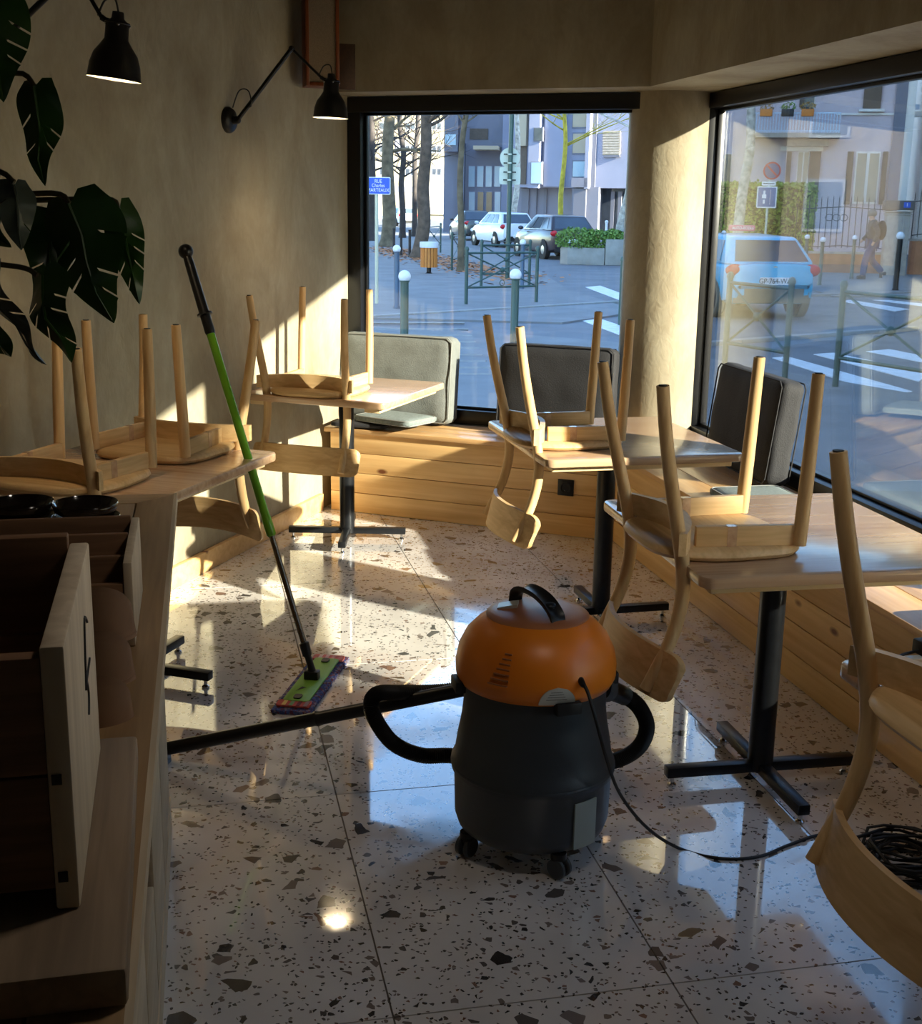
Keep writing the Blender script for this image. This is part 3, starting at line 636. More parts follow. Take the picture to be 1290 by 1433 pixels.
# ------------------------------------------------------------------ wall lamps
def wall_lamp(lab, Bp, E, Pv, axis_tilt, bulb_w):
    """Bp base on wall, E elbow, Pv pivot over the shade (world)"""
    t = thing('wall_lamp', lab, 'lamp', Bp, 0, 'black articulated wall lamps')
    l = lambda p: V(p) - V(Bp); R = nL.to_track_quat('Z', 'Y').to_matrix()
    bs = MB().lathe([(.055, 0), (.055, .012), (.045, .026), (.018, .03), (.016, .05), (.001, .05)], 28, (0, 0, 0), R).build('wall_base', MT['black'], t, smooth=50)
    p0 = nL * .05
    MB().sphere(p0, .016).build('ball_joint', MT['black'], t)
    MB().tube([p0, l(E)], [.0095, .0095], 12).build('lower_arm', MT['black'], t)
    j = MB().sphere(l(E), .013).build('elbow', MT['black'], t); MB().tube([l(E) + V((0, -.025, 0)), l(E) + V((0, .025, 0))], .009, 10).build('elbow_knob', MT['black'], j)
    q = l(Pv); MB().tube([l(E), q], .006, 10).build('upper_arm', MT['black'], t)
    st = q + V((.045, 0, -.015)); Rt = Matrix.Rotation(axis_tilt, 3, 'Y')
    MB().tube([q, q + V((.012, 0, -.008)), st], [.009, .008, .008], 10).build('pivot', MT['black'], t)
    prof = [(.001, .03), (.016, .03), (.018, .012), (.028, .004), (.033, -.002), (.034, -.045), (.045, -.062), (.062, -.085), (.072, -.115), (.076, -.15), (.079, -.155)]
    inn = [(.077, -.154), (.073, -.148), (.069, -.115), (.058, -.085), (.04, -.062), (.028, -.05), (.001, -.048)]
    shd = MB().lathe(prof + [(.0775, -.1545)], 32, st, Rt, cap=False).build('shade', MT['shade2'], t, smooth=50)
    MB().lathe(inn, 32, st, Rt, cap=False).build('inner_reflector', MT['liner'], shd, smooth=50)
    MB().lathe([(.0355, -.004), (.0365, -.001), (.034, .003)], 24, st, Rt, cap=False).build('collar', MT['black'], shd)
    for k in range(5):
        a = 2 * PI * k / 5; MB().sphere(st + Rt @ V((.035 * math.cos(a), .035 * math.sin(a), -.006)), .004, 8, 6).build('collar_screw', MT['chrome'], shd)
    MB().sphere(st + Rt @ V((0, 0, -.098)), .03, 16, 10).build('bulb', MT['bulb'], t)
    MB().tube(smooth_path([p0 + V((-.02, 0, .05)), p0 + V((.01, 0, .12)), p0 + V((.05, 0, .12)), p0 + V((.06, 0, .06)), p0 * .85 + l(E) * .15 + V((0, 0, .012))], 6), .003, 6).build('cable_loop', MT['rubber'], t)
    MB().tube(smooth_path([q + V((-.01, 0, .004)), q + V((.012, 0, .045)), q + V((.04, 0, .05)), st + V((.004, 0, .03))], 6), .003, 6).build('cable_loop', MT['rubber'], t)
    ld = bpy.data.lights.new('lamp_glow', 'SPOT'); ld.energy = bulb_w; ld.color = (1, .72, .42); ld.spot_size = 1.9; ld.spot_blend = .7; ld.shadow_soft_size = .03
    lo = bpy.data.objects.new('lamp_glow', ld); COL.objects.link(lo); lo.parent = t; lo.location = st + Rt @ V((0, 0, -.135)); lo.rotation_euler = (0, axis_tilt, 0)
    return t
m, nt_, b_ = base('lamp_shade'); b_.inputs['Roughness'].default_value = .35
gm = N(nt_, 'ShaderNodeNewGeometry'); b_.inputs['Base Color'].default_value = (*hexl(24, 24, 26), 1); MT['shade2'] = m
MT['liner'] = mat('white_enamel', (.8, .78, .72), .4)
b2 = onpl(318, 168, wL, nL)
wall_lamp('black articulated wall lamp lit beside the wooden speaker', b2, ony(408, 68, 5.70), ony(449, 108, 5.72), .03, 2.5)
b1 = wL + dL * ((3.72 - wL.y) / dL.y) + V((0, 0, 1.74))
wall_lamp('black articulated wall lamp lit above the monstera leaves', b1, ony(104, -42, 3.8), ony(142, 24, 3.8), .12, 2.5)

# fill light added above the view to brighten the foreground, built as a pendant
t = thing('fill_pendant', 'added fill light shaped as a black dome pendant over the aisle beside the counter', 'lamp', (.45, 1.75, 2.42))
MB().tube([(0, 0, .12), (0, 0, .48)], .004, 8).build('cord', MT['rubber'], t)
MB().lathe([(.05, .465), (.05, .48), (.001, .48)], 20).build('ceiling_rose', MT['black'], t)
MB().lathe([(.02, .12), (.03, .10), (.05, .09), (.12, .05), (.17, -.02), (.175, -.03)], 32, cap=False).build('shade', MT['shade2'], t, smooth=50)
MB().lathe([(.172, -.029), (.166, -.02), (.116, .046), (.05, .085), (.001, .09)], 32, cap=False).build('inner_reflector', MT['liner'], t, smooth=50)
MB().sphere((0, 0, .02), .04, 16, 10).build('bulb', mat('fill_bulb', (1, .9, .76), .5, emit=3), t)
ld = bpy.data.lights.new('fill_glow', 'SPOT'); ld.energy = 4; ld.color = (1, .9, .78); ld.spot_size = math.radians(132); ld.spot_blend = .6; ld.shadow_soft_size = .12
lo = bpy.data.objects.new('fill_glow', ld); COL.objects.link(lo); lo.parent = t; lo.location = (0, 0, -.04)

# ------------------------------------------------------------------ speaker on bracket
Sp = ony(449, 122, 6.28); t = thing('wall_speaker', 'small wooden loudspeaker with grey cloth grille on the wall above the lamp', 'speaker', Sp, math.radians(14))
w_, d_, h_ = .158, .15, .405
for nm, c, s in (('side_panel', (-w_ / 2 + .008, 0, h_ / 2), (.016, d_, h_)), ('side_panel', (w_ / 2 - .008, 0, h_ / 2), (.016, d_, h_)), ('top_panel', (0, 0, h_ - .008), (w_ - .032, d_, .016)), ('bottom_panel', (0, 0, .008), (w_ - .032, d_, .016)), ('back_panel', (0, d_ / 2 - .006, h_ / 2), (w_ - .032, .012, h_ - .032))):
    MB().box(c, s).build(nm, MT['spkwood'], t, bevel=.002)
MB().box((0, -d_ / 2 + .016, h_ / 2), (w_ - .033, .012, h_ - .033)).build('grille', MT['spkcloth'], t)
MB().box((w_ / 2 + .05, d_ / 2 + .01, .105), (.10, .02, .21)).build('bracket', MT['walnut'], t, bevel=.003)

# ------------------------------------------------------------------ counter at the left
CA = V((-.70, 2.993, 0)); dC = V((-.2010, .9796, 0)).normalized(); nC = V((dC.y, -dC.x, 0)); CZ = .90
ct = thing('counter', 'oak serving counter with mitred top and open plank side', 'counter', (CA.x, CA.y, 0), math.atan2(-dC.x, dC.y))
# local frame: x = towards the aisle, y = away; origin at far aisle corner
LY = -3.2; WX = -1.25
MB().prism([(-.09, 0 - .09), (0, 0), (0, LY), (-.09, LY)][::-1], CZ - .028, CZ).build('top_board', MT['oak_y'], ct, bevel=.002)
MB().prism([(-.09, -.09), (WX, -.09), (WX, 0), (0, 0)], CZ - .028, CZ).build('top_board', MT['oak_x'], ct, bevel=.002)
nbw = 6
for k in range(nbw):
    a = -.092 + (WX + .09) * k / nbw; b = -.09 + (WX + .09) * (k + 1) / nbw
    MB().box(((a + b) / 2, (LY - .092) / 2, CZ - .0145), (abs(b - a) - .002, -LY - .092, .027)).build('top_board', MT['oak_y'], ct, bevel=.002)
MB().box((-.002, LY / 2, CZ - .014), (.008, -LY, .0285)).build('edge_strip', MT['oak_edge'], ct)
MB().box((-.075, LY / 2, CZ / 2 - .02), (.02, -LY - .05, CZ - .06)).build('side_panel', MT['walnut'], ct)
MB().box((WX / 2 - .04, -.06, CZ / 2 - .02), (abs(WX) - .1, .022, CZ - .06)).build('back_panel', MT['oak_x'], ct)
for k, (y0, y1, z0, z1) in enumerate([(-.02, -.42, .10, .86), (-.44, -.84, .02, .62), (-.86, -1.16, .02, .33), (-1.18, -1.6, .02, .5), (-1.62, -2.3, .02, .86)]):
    p_ = MB().box((-.056, (y0 + y1) / 2, (z0 + z1) / 2), (.016, y0 - y1, z1 - z0)).build('plank', MT['oak_edge'] if k != 4 else MT['oak_y'], ct, bevel=.002)
MB().box((-.06, LY / 2, .045), (.03, -LY, .09)).build('plinth', MT['oak_edge'], ct)
# worn board on the counter
zb = CZ + .04
q0, q1 = onz(177, 1355, zb), onz(192, 1028, zb); ql = onz(0, 1378, zb); bd_ = (q1 - q0).normalized(); bn = V((-bd_.y, bd_.x, 0))
t = thing('thick_board', 'thick worn wooden board lying on the counter under the crate', 'board', (q0.x, q0.y, CZ + .001), math.atan2(-bd_.x, bd_.y))
MB().prism([(-.6, 0), (0, 0), (0, (q1 - q0).length), (-.6, (q1 - q0).length)], 0, .039).build('slab_board', MT['board'], t, bevel=.005)
# crate standing on the board
k0 = onz(113, 1272, zb); k1 = onz(141, 1050, zb); kd = (k1 - k0).normalized(); KL = (k1 - k0).length; KH = 1.205 - zb
cr = thing('wooden_crate', 'dark wooden crate with pale end panel and scribbled mark on the worn board', 'crate', (k0.x, k0.y, zb + .001), math.atan2(-kd.x, kd.y))
KW = .42; th = .022
ep = MB().box((-th / 2, KL / 2, KH / 2), (th, KL, KH)).build('end_panel', MT['crate_pale'], cr, bevel=.003)
MB().box((-KW + th / 2, KL / 2, KH / 2), (th, KL, KH)).build('end_panel', MT['crate_pale'], cr, bevel=.003)
hb = (KH - .03) / 2
for k in range(2):
    MB().box((-KW / 2, th / 2 + .002, .02 + hb * (k + .5)), (KW - 2 * th, th * .9, hb - .002)).build('front_board', MT['crate_dark'], cr, bevel=.002)
    MB().box((-KW / 2, KL - th / 2 - .002, .045 + hb * (k + .5)), (KW - 2 * th, th * .9, hb - .002)).build('back_board', MT['crate_dark'], cr, bevel=.002)
MB().box((-KW / 2, KL / 2, .03), (KW - 2 * th, KL - 2 * th, .015)).build('bottom', MT['crate_dark'], cr)
for z in (.035, .135): MB().box((-th / 2 - .003, -.0005, z), (.009, .003, .01)).build('dowel', MT['ink'], cr)
mk = [[(.23, .20), (.19, .215), (.17, .175), (.155, .145)], [(.19, .215), (.165, .165), (.19, .13), (.175, .11)], [(.235, .155), (.16, .15)]]
for st_ in mk: MB().tube(smooth_path([(.0006, KL * .15 + y * .9, z) for y, z in st_], 4), .0018, 5).build('scribble', MT['ink'], ep)
# far box with trays
f0 = onz(190, 905, CZ); f1 = onz(198, 843, CZ); fd = (f1 - f0).normalized()
bx = thing('tray_box', 'dark wooden tray box with stepped dividers behind the crate', 'box', (f0.x, f0.y, CZ + .001), math.atan2(-fd.x, fd.y))
FL, FW = .30, .62
for x in (0, -FW): MB().box((x - .007, FL / 2, .07), (.014, FL, .14)).build('side_board', MT['crate_pale'], bx, bevel=.002)
for y, h_ in ((.007, .105), (.10, .125), (.19, .14), (FL - .007, .145)): MB().box((-FW / 2 - .007, y, h_ / 2), (FW - .016, .012, h_)).build('divider', MT['crate_dark'], bx, bevel=.002)
MB().box((-FW / 2 - .007, FL / 2, .008), (FW - .016, FL - .02, .012)).build('bottom', MT['crate_dark'], bx)
# dark glazed bowls
def bowl(lab, c, r, z, spot=False):
    t = thing('glazed_bowl', lab, 'bowl', (c.x, c.y, z), 0, 'dark glazed bowls stacked on the counter')
    MB().lathe([(.001, 0), (r * .62, 0), (r * .7, .004), (r * .93, .017), (r, .03), (r * .985, .033), (r * .96, .031), (r * .88, .018), (r * .66, .010), (.001, .009)], 36, cap=False).build('bowl_body', MT['glaze'], t, smooth=60)
    MB().lathe([(r * .985, .031), (r * 1.005, .033), (r * .985, .0355), (r * .965, .033), (r * .985, .031)], 36, cap=False).build('rim', MT['glaze'], t, smooth=60)
    if spot: MB().lathe([(.001, .0095), (r * .5, .0108), (r * .5, .0098), (.001, .009)], 24, cap=False).build('bare_spot', MT['unglazed'], t)
b1_ = ony(120, 716, 2.50); b2_ = ony(30, 716, 2.50)
for nm, c_b in (('beside the tray box corner', b1_), ('with a bare grey spot on top', b2_)):
    for k in range(3):
        pos = ('top of the stack ', 'middle of the stack ', 'bottom of the stack ')[2 - k]
        bowl('dark glazed bowl, ' + pos + nm, c_b, .066 + .003 * (2 - k), CZ + .002 + .028 * k, k == 2 and c_b is b2_)
# kraft scoops leaning in a stack
def scoop(lab, x, y, Y, sc):
    P = ony(x, y, Y); t = thing('kraft_scoop', lab, 'scoop', P, math.radians(20), 'brown veneer scoops stacked by the crate')
    def fn(u, v, s):
        a = (u - .5) * 2.5; r = .085 * sc * (1 - .10 * v); z = .0 + v * .085 - .07 * (abs(u - .5) * 2) ** 2 * v * .55
        return V((math.sin(a) * r, -math.cos(a) * r * .8, z)) * (1 - (.02 if s else 0))
    MB().slab(fn, 20, 6).build('bent_side', MT['kraft'], t, smooth=60)
    MB().slab(lambda u, v, s: V((math.sin((u - .5) * 2.5) * .085 * sc * v, -math.cos((u - .5) * 2.5) * .068 * sc * v, .004 + (.003 if s else 0))), 16, 4).build('base', MT['kraft'], t)
    return t
for k, (nm, y) in enumerate((('bottom', 1012), ('middle', 950), ('top', 890))):
    scoop('bent brown veneer scoop beside the crate, %s of the stack' % nm, 133, y, 1.62 + .03 * k, .66 + .02 * k)

# ------------------------------------------------------------------ monstera
pl = thing('monstera_plant', 'large monstera with split dark leaves hanging before the plaster wall', 'plant', (-1.36, 2.62, CZ + .001))
PLl = lambda p: V(p) - V((-1.36, 2.62, CZ + .001))
MB().lathe([(.001, 0), (.085, 0), (.12, .17), (.128, .175), (.125, .19), (.112, .185), (.105, .15), (.001, .15)], 32, cap=False).build('pot', MT['pot'], pl, smooth=50)
MB().lathe([(.108, .15), (.05, .162), (.001, .165)], 24, cap=False).build('soil', MT['walnut'], pl)
def leaf(p0, p1, wid, roll, droop, seed, m, slits=5):
    """p0 = base (petiole), p1 = tip in world; roll turns the blade about its midrib"""
    rnd = random.Random(seed); a = PLl(p0); b = PLl(p1); ax = (b - a); L = ax.length; ax.normalize()
    sx = ax.cross(V((0, -1, 0))); sx = sx.normalized() if sx.length > .1 else V((1, 0, 0)); nz = sx.cross(ax).normalized()
    q = Quaternion(ax, roll); sx = q @ sx; nz = q @ nz
    def halfw(t): return wid * (1.02 * math.sin(PI * min(1, .12 + .88 * t) ** .62) ** .8 * (1 - .15 * t) if t < 1 else 0)
    def place(x, t):
        y = t * L
        return a + ax * y + sx * x + nz * (-abs(x) * .30 * (1 - t * .3) - droop * L * (t - .3) ** 2 + .012 * math.sin(t * 9 + seed))
    mb = MB()
    for s in (-1, 1):
        out = [(0.0, .02), (s * wid * .25, -.10), (s * wid * .62, -.10)]
        n = 26
        outer = []
        for i in range(n + 1):
            t = i / n; outer.append((s * halfw(t) if i < n else 0.0, t))
        # slits: narrow cuts running from the margin towards the midrib
        cuts = sorted(rnd.sample(range(9, n - 3, 4), min(slits, 4)))
        pts = out[:]
        for i, pnt in enumerate(outer):
            if i == 0: pts.append((s * wid * .82, .01)); continue
            pts.append(pnt)
            if i in cuts and i < n - 1:
                d_in = rnd.uniform(.30, .5); tx = outer[i][1] - .10
                pts.append((outer[i][0] * d_in, tx + .004)); pts.append((outer[i][0] * (d_in + .06), tx + .035)); pts.append((outer[i][0] * .985, outer[i][1] + .02))
        pts = [p_ for k, p_ in enumerate(pts) if k == 0 or p_ != pts[k - 1]]
        pts.append((0, .66)); pts.append((0, .33))
        tr = tessellate_polygon([[V((x, t * L, 0)) for x, t in pts]])
        mb.add([place(x, t) for x, t in pts], [list(f) for f in tr])
    lf = mb.build('leaf', m, pl, smooth=60, fix=False)
    MB().tube([place(0, t) + nz * .002 for t in (0, .25, .5, .75, .97)], [.004, .0035, .003, .002, .001], 6).build('midrib', m, lf)
    return a
def stem(pts, r=.006): MB().tube(smooth_path([PLl(p) for p in pts], 6), r, 8).build('petiole', MT['stem'], pl, smooth=60)
root = V((-1.36, 2.62, CZ + .16)); YL = 2.85
def px(x, y, Y=YL): return ony(x, y, Y)
LV = [((50, 122), (58, 258), .052, .15, .1, 1, 'leaf', YL, 2), ((98, 285), (146, 452), .098, .25, .2, 2, 'leaf', 2.75, 3), ((166, 292), (194, 424), .043, -.2, .1, 3, 'leaf', 2.82, 3),
      ((52, 385), (84, 508), .062, .45, .4, 4, 'leaf', 2.68, 3), ((20, 255), (30, 350), .042, -.5, .2, 5, 'leaf2', 2.7, 1), ((-18, 388), (44, 518), .050, .9, .4, 6, 'leaf2', 2.66, 2),
      ((-14, -10), (2, 138), .075, -.2, .2, 7, 'leaf', 2.8, 3), ((-30, 300), (8, 345), .04, .2, .1, 8, 'leaf', 2.9, 1), ((75, 305), (62, 420), .06, -.5, .1, 9, 'leaf', 2.80, 1), ((-40, 440), (10, 500), .05, .3, .2, 10, 'leaf', 2.72, 2)]
for (x0, y0), (x1, y1), wd_, ro, dr_, sd_, mm, Y, ns in LV:
    p0 = px(x0, y0, Y); p1 = px(x1, y1, Y - .05); leaf(p0, p1, wd_, ro, dr_, sd_, MT[mm], ns)
    mid = V((-1.30, Y - .05, (p0.z + root.z) / 2 + .22))
    stem([root, V((-1.40, 2.66, root.z + .2)), mid if p0.z < 1.9 else V((-1.36, Y, 1.75)), p0 + V((-.07, 0, -.01 if p0.z > 1.9 else .02)), p0])

# ================================================================== the street outside
GZ = -.15
MT['asphalt'] = mat('asphalt', hexl(110, 111, 115), .75, 0, .18, 1.2, .3, 60)
MT['pave'] = mat('pavement_asphalt', hexl(124, 123, 123), .8, 0, .16, 1.6, .2, 40)
MT['kerb'] = mat('kerb_stone', hexl(150, 147, 142), .8, 0, .1, 8)
MT['paint'] = mat('road_paint', hexl(222, 222, 222), .6, 0, .12, 6)
MT['polegreen'] = mat('dark_green_paint', hexl(58, 84, 78), .4, .1)
MT['postblue'] = mat('blue_grey_paint', hexl(72, 92, 112), .4, .1)
MT['postwhite'] = mat('white_paint', hexl(232, 234, 236), .35)
MT['cream'] = mat('cream_pole', hexl(206, 200, 172), .5)
MT['signblue'] = mat('sign_blue', hexl(34, 84, 196), .4)
MT['signred'] = mat('sign_red', hexl(196, 52, 44), .4)
MT['signback'] = mat('sign_back', hexl(196, 204, 190), .45, .1)
MT['binwood'] = mat('bin_wood', hexl(206, 126, 52), .6, 0, .15, 30)
MT['bark'] = mat('bark', hexl(92, 78, 66), .9, 0, .4, 6, .6, 20)
MT['barkmoss'] = mat('mossy_bark', hexl(104, 92, 72), .9, 0, .5, 4, .6, 20)
MT['barkpale'] = mat('pale_bark', hexl(178, 172, 160), .85, 0, .45, 7, .5, 18)
MT['barkyel'] = mat('yellow_green_bark', hexl(176, 160, 56), .85, 0, .35, 5, .5, 18)
MT['barkdark'] = mat('dark_bark', hexl(58, 52, 50), .9, 0, .3, 5)
MT['concrete'] = mat('concrete', hexl(160, 156, 148), .85, 0, .12, 5, .2, 40)
MT['shrub'] = mat('shrub_leaf', hexl(108, 140, 62), .6, 0, .35, 12)
MT['hedge'] = mat('hedge_leaf', hexl(132, 152, 50), .6, 0, .4, 9)
MT['lav'] = mat('lavender_render', hexl(140, 143, 162), .8, 0, .05, 1)
MT['lav2'] = mat('grey_render', hexl(120, 121, 134), .8, 0, .05, 1)
MT['pinkr'] = mat('pale_pink_render', hexl(198, 184, 190), .85, 0, .06, 1)
MT['creamr'] = mat('cream_render', hexl(146, 136, 112), .8, 0, .04, 1)
MT['whiter'] = mat('white_render', hexl(226, 222, 216), .8, 0, .04, 1)
MT['stone'] = mat('grey_stone', hexl(168, 158, 146), .85, 0, .15, 6)
MT['shut'] = mat('brown_shutter', hexl(92, 80, 70), .7, 0, .15, 10)
MT['dkglass'] = mat('dark_glass', hexl(60, 66, 76), .08, 0, .2, 3)
MT['blglass'] = mat('sky_glass', hexl(150, 178, 196), .1)
MT['beige'] = mat('beige_blind', hexl(176, 162, 140), .8)
MT['slate'] = mat('slate_panel', hexl(104, 106, 118), .7)
MT['terra'] = mat('terracotta_wall', hexl(180, 120, 86), .85, 0, .2, 4)
MT['wrought'] = mat('wrought_iron', hexl(34, 32, 36), .5)
MT['railblue'] = mat('pale_blue_rail', hexl(186, 206, 226), .45)
MT['denim'] = mat('denim', hexl(58, 70, 108), .9, 0, .2, 20); MT['jacket'] = mat('grey_jacket', hexl(62, 66, 70), .9, 0, .1, 20)
MT['skin'] = mat('skin', hexl(200, 156, 130), .6); MT['hair'] = mat('grey_hair', hexl(120, 112, 104), .8); MT['pack'] = mat('black_backpack', hexl(20, 21, 26), .7)
MT['tail'] = mat('tail_light', hexl(200, 30, 40), .2); MT['tyre'] = mat('tyre', hexl(24, 24, 25), .8); MT['rim'] = mat('rim', hexl(150, 152, 156), .3, .8)
struct(MB().prism([(-70, 7.6), (60, 2.0), (90, 220), (-110, 260)], GZ - .2, GZ).build('ground', MT['asphalt'], smooth=0), 'blue-grey asphalt street and crossing')
def pave(name, pts, lab, mt=None, h=.03):
    P = [onz(x, y, GZ) if isinstance(x, int) else V((x, y, 0)) for x, y in pts]
    struct(MB().prism([(p.x, p.y) for p in P], GZ - .05, GZ + h).build(name, mt or MT['pave'], smooth=0), lab)
pave('pavement', [(-30.0, 8.2), (.8, 7.6), (2.3, 7.0), (3.2, 4.0), (4.9, 2.0), (5.6, 4.0), (5.3, 10.5), (3.2, 14.2), (1.9, 16.6), (0.2, 17.6), (-2.0, 18.4), (-30.0, 19.0)], 'asphalt pavement along the cafe windows')
pave('pavement', [(-2.6, 19.6), (1.5, 19.2), (3.0, 21.5), (2.2, 27.0), (1.9, 40.0), (-1.2, 62.0), (-12.0, 90.0), (-20.0, 60.0), (-12.0, 24.0)], 'tree-planted pavement across the side street')
pave('pavement', [(7.6, 26.2), (14.0, 27.5), (26.0, 30.0), (30.0, 46.0), (15.0, 42.0), (9.5, 37.0), (8.0, 31.0)], 'pavement in front of the iron fence')
def stripe(pts):
    P = [onz(x, y, GZ + .004) for x, y in pts]; c = sum(P, V((0, 0, 0))) / len(P)
    if (P[1] - P[0]).cross(P[2] - P[0]).z < 0: P = P[::-1]
    t = MB().prism([(p.x - c.x, p.y - c.y) for p in P], 0, .008).build('crossing_stripe', MT['paint'], smooth=0); t.location = (c.x, c.y, GZ + .001); return t
ST = [[(768, 404), (786, 403), (853, 423), (825, 425)], [(819, 402), (840, 400), (905, 424), (880, 425)], [(786, 438), (809, 436), (905, 468), (880, 474)],
      [(1080, 501), (1101, 499), (1276, 548), (1239, 553)], [(1138, 496), (1165, 494), (1300, 522), (1285, 534)], [(1212, 492), (1244, 489), (1310, 502), (1300, 509)], [(1174, 421), (1191, 420), (1272, 433), (1252, 436)], [(1221, 420), (1241, 420), (1310, 427), (1300, 430)]]
SN = ['white crossing stripe beside the barrier with a ring, furthest from the bollard row', 'white crossing stripe between two others beyond the barrier', 'white crossing stripe behind the charcoal cushion', 'white crossing stripe just behind the cross-braced barrier by the dark cushion', 'white crossing stripe beyond the barrier, second from the dark cushion', 'short white crossing stripe beyond the barrier, third from the dark cushion', 'white crossing stripe at the kerb near the walking person', 'white crossing stripe at the far kerb below the gate pillar']
for P, n_ in zip(ST, SN): tag(stripe(P), n_, 'road marking', 'zebra crossing stripes')
# ridged warning paving and kerbs
rd = MB()
for k in range(9):
    a = onz(505, 452 + k * 9, GZ + .03); b = onz(650 + k * 5, 452 + k * 9, GZ + .03); n_ = 22
    rd.tube([a.lerp(b, i / n_) + V((0, .012 * math.sin(i * 2.2 + k), 0)) for i in range(n_ + 1)], .035, 5, sq=.5)
o = rd.build('warning_ridges', MT['kerb']); tag(o, 'rows of pale raised ridges in the pavement outside the back window', 'paving', kind='stuff')
for nm, A_, B_ in (('kerb between the tree pavement and the crossing', (505, 447), (862, 425)), ('kerb along the cafe pavement outside the side window', (960, 486), (1310, 459)), ('kerb below the iron fence pavement', (1120, 415), (1310, 411))):
    a = onz(*A_, GZ); b = onz(*B_, GZ); c = (a + b) / 2; L_ = (b - a).length; k = thing('kerb', nm, 'kerb', (c.x, c.y, GZ), math.atan2((b - a).y, (b - a).x))
    for i in range(int(L_)): MB().box((-L_ / 2 + i + .5, 0, .02), (.99, .14, .07)).build('kerb_stone', MT['kerb'], k, bevel=.01)
# fallen leaves
lv = MB(); rn = random.Random(11)
for k in range(1500):
    a = rn.random(); x = -3.4 + a * 5.0 + rn.gauss(0, .4); y = 50 - a * 20 + rn.gauss(0, 1.6); s = rn.uniform(.05, .1); r = rn.uniform(0, 6)
    c = V((x, y, GZ + .035 + rn.random() * .012)); u = V((math.cos(r), math.sin(r), 0)) * s; v_ = V((-u.y, u.x, .02)) * .6
    lv.add([c - u, c + v_, c + u, c - v_], [(0, 1, 2, 3)])
o = lv.build('fallen_leaves', mat('dry_leaf', hexl(186, 120, 70), .8, 0, .3, 3), smooth=0, fix=False); tag(o, 'scatter of dry orange leaves at the foot of the trees', 'leaves', kind='stuff')

# bollards
def bollard(lab, x, Y, h, m, ball=True, r=.045):
    P = ony(x, 400, Y); t = thing('bollard', lab, 'bollard', (P.x, P.y, GZ + .02), 0, 'street bollards')
    MB().lathe([(r * 1.25, 0), (r * 1.25, .04), (r, .06), (r, h - .11), (r * 1.2, h - .105), (r * 1.2, h - .085)], 16).build('post', m, t)
    if ball: MB().sphere((0, 0, h - .05), r * 1.5, 14, 10).build('white_ball', MT['postwhite'], t)
bollard('blue-grey bollard with a white ball beside the street name pole', 555, 21.3, 1.04, MT['postblue'])
bollard('dark green bollard with a white ball, its foot hidden by the light grey cushion', 566, 13.6, 1.02, MT['polegreen'])
bollard('dark green bollard with a white ball between the two back cushions', 721, 14.3, 1.02, MT['polegreen'])
bollard('slim blue-grey bollard with a white ball behind the ringed barrier', 730, 27.0, 1.02, MT['postblue'])
bollard('thin dark bollard behind the street name sign, first from the mossy trunk', 551, 44, .98, MT['barkdark'], False)
bollard('thin dark bollard behind the street name sign, second from the mossy trunk', 561, 43.5, .98, MT['barkdark'], False)
bollard('thin dark bollard behind the street name sign, third from the mossy trunk', 573, 42, .98, MT['barkdark'], False)
bollard('thin bollard with a white ball behind the blue car by the window frame', 1008, 34, 1.15, MT['polegreen'])
bollard('thin bollard with a white ball before the iron fence, nearest the hedge', 1124, 33, 1.1, MT['polegreen'])
bollard('thin bollard with a white ball right behind the blue car', 1146, 30, 1.1, MT['polegreen'])
bollard('thin bollard with a white ball before the fence near the walking person', 1190, 33, 1.1, MT['polegreen'])
bollard('leaning grey bollard with a white ball before the gate pillar', 1253, 28.5, 1.25, MT['iron'], True, .06)
bollard('short white-topped bollard behind the concrete planter', 845, 50, 1.2, MT['postwhite'])

# cross-braced barriers
def barrier(lab, A_, B_, h=1.0, ring=False, r=.032):
    A_ = V((A_[0], A_[1], 0)); B_ = V((B_[0], B_[1], 0)); d = B_ - A_; L_ = d.length; t = thing('street_barrier', lab, 'barrier', (A_.x, A_.y, GZ + .02), math.atan2(d.y, d.x), 'green cross-braced street barriers')
    for x in (0, L_):
        p_ = MB().lathe([(r, 0), (r, h - .05), (r * 1.25, h - .05), (r * 1.25, h - .02), (r * .8, h + .01), (.002, h + .02)], 14, (x, 0, 0)).build('post', MT['polegreen'], t)
    for z in (h - .1, .3): MB().tube([(0, 0, z), (L_, 0, z)], .02, 10).build('rail', MT['polegreen'], t)
    for a, b in ((.3, h - .1), (h - .1, .3)): MB().tube([(0, 0, a), (L_, 0, b)], .014, 8).build('brace', MT['polegreen'], t)
    MB().sphere((L_ / 2, 0, (h + .2) / 2), .05, 10, 8).build('boss', MT['polegreen'], t)
    if ring:
        MB().tube([(L_ / 2 + .05 * math.cos(a * PI / 6), 0, .37 + .05 * math.sin(a * PI / 6)) for a in range(13)], .008, 6).build('ring', MT['polegreen'], t)
def gp_(x, y): p = onz(x, y, GZ); return (p.x, p.y)
barrier('green barrier with a ring low in its middle beyond the back window', gp_(652, 428), gp_(750, 425), 1.0, True)
barrier('green barrier seen through the ringed one, set further back', (.35, 27.0), (1.4, 27.6), 1.0)
barrier('narrow green barrier seen end-on beside the slatted bin', (-.35, 34.0), (-.02, 36.5), 1.0)
barrier('narrow green barrier seen end-on beyond the dark trunk', (-1.3, 43.5), (-.9, 46.5), 1.05)
barrier('green barrier half hidden by the pillar', (2.35, 19.0), (3.2, 18.2), 1.0)
barrier('green barrier in front of the blue car', gp_(1013, 520), gp_(1097, 537), 1.05)
barrier('large green barrier beside the dark cushion, before the zebra crossing', gp_(1168, 545), (4.35, 11.35), 1.05)

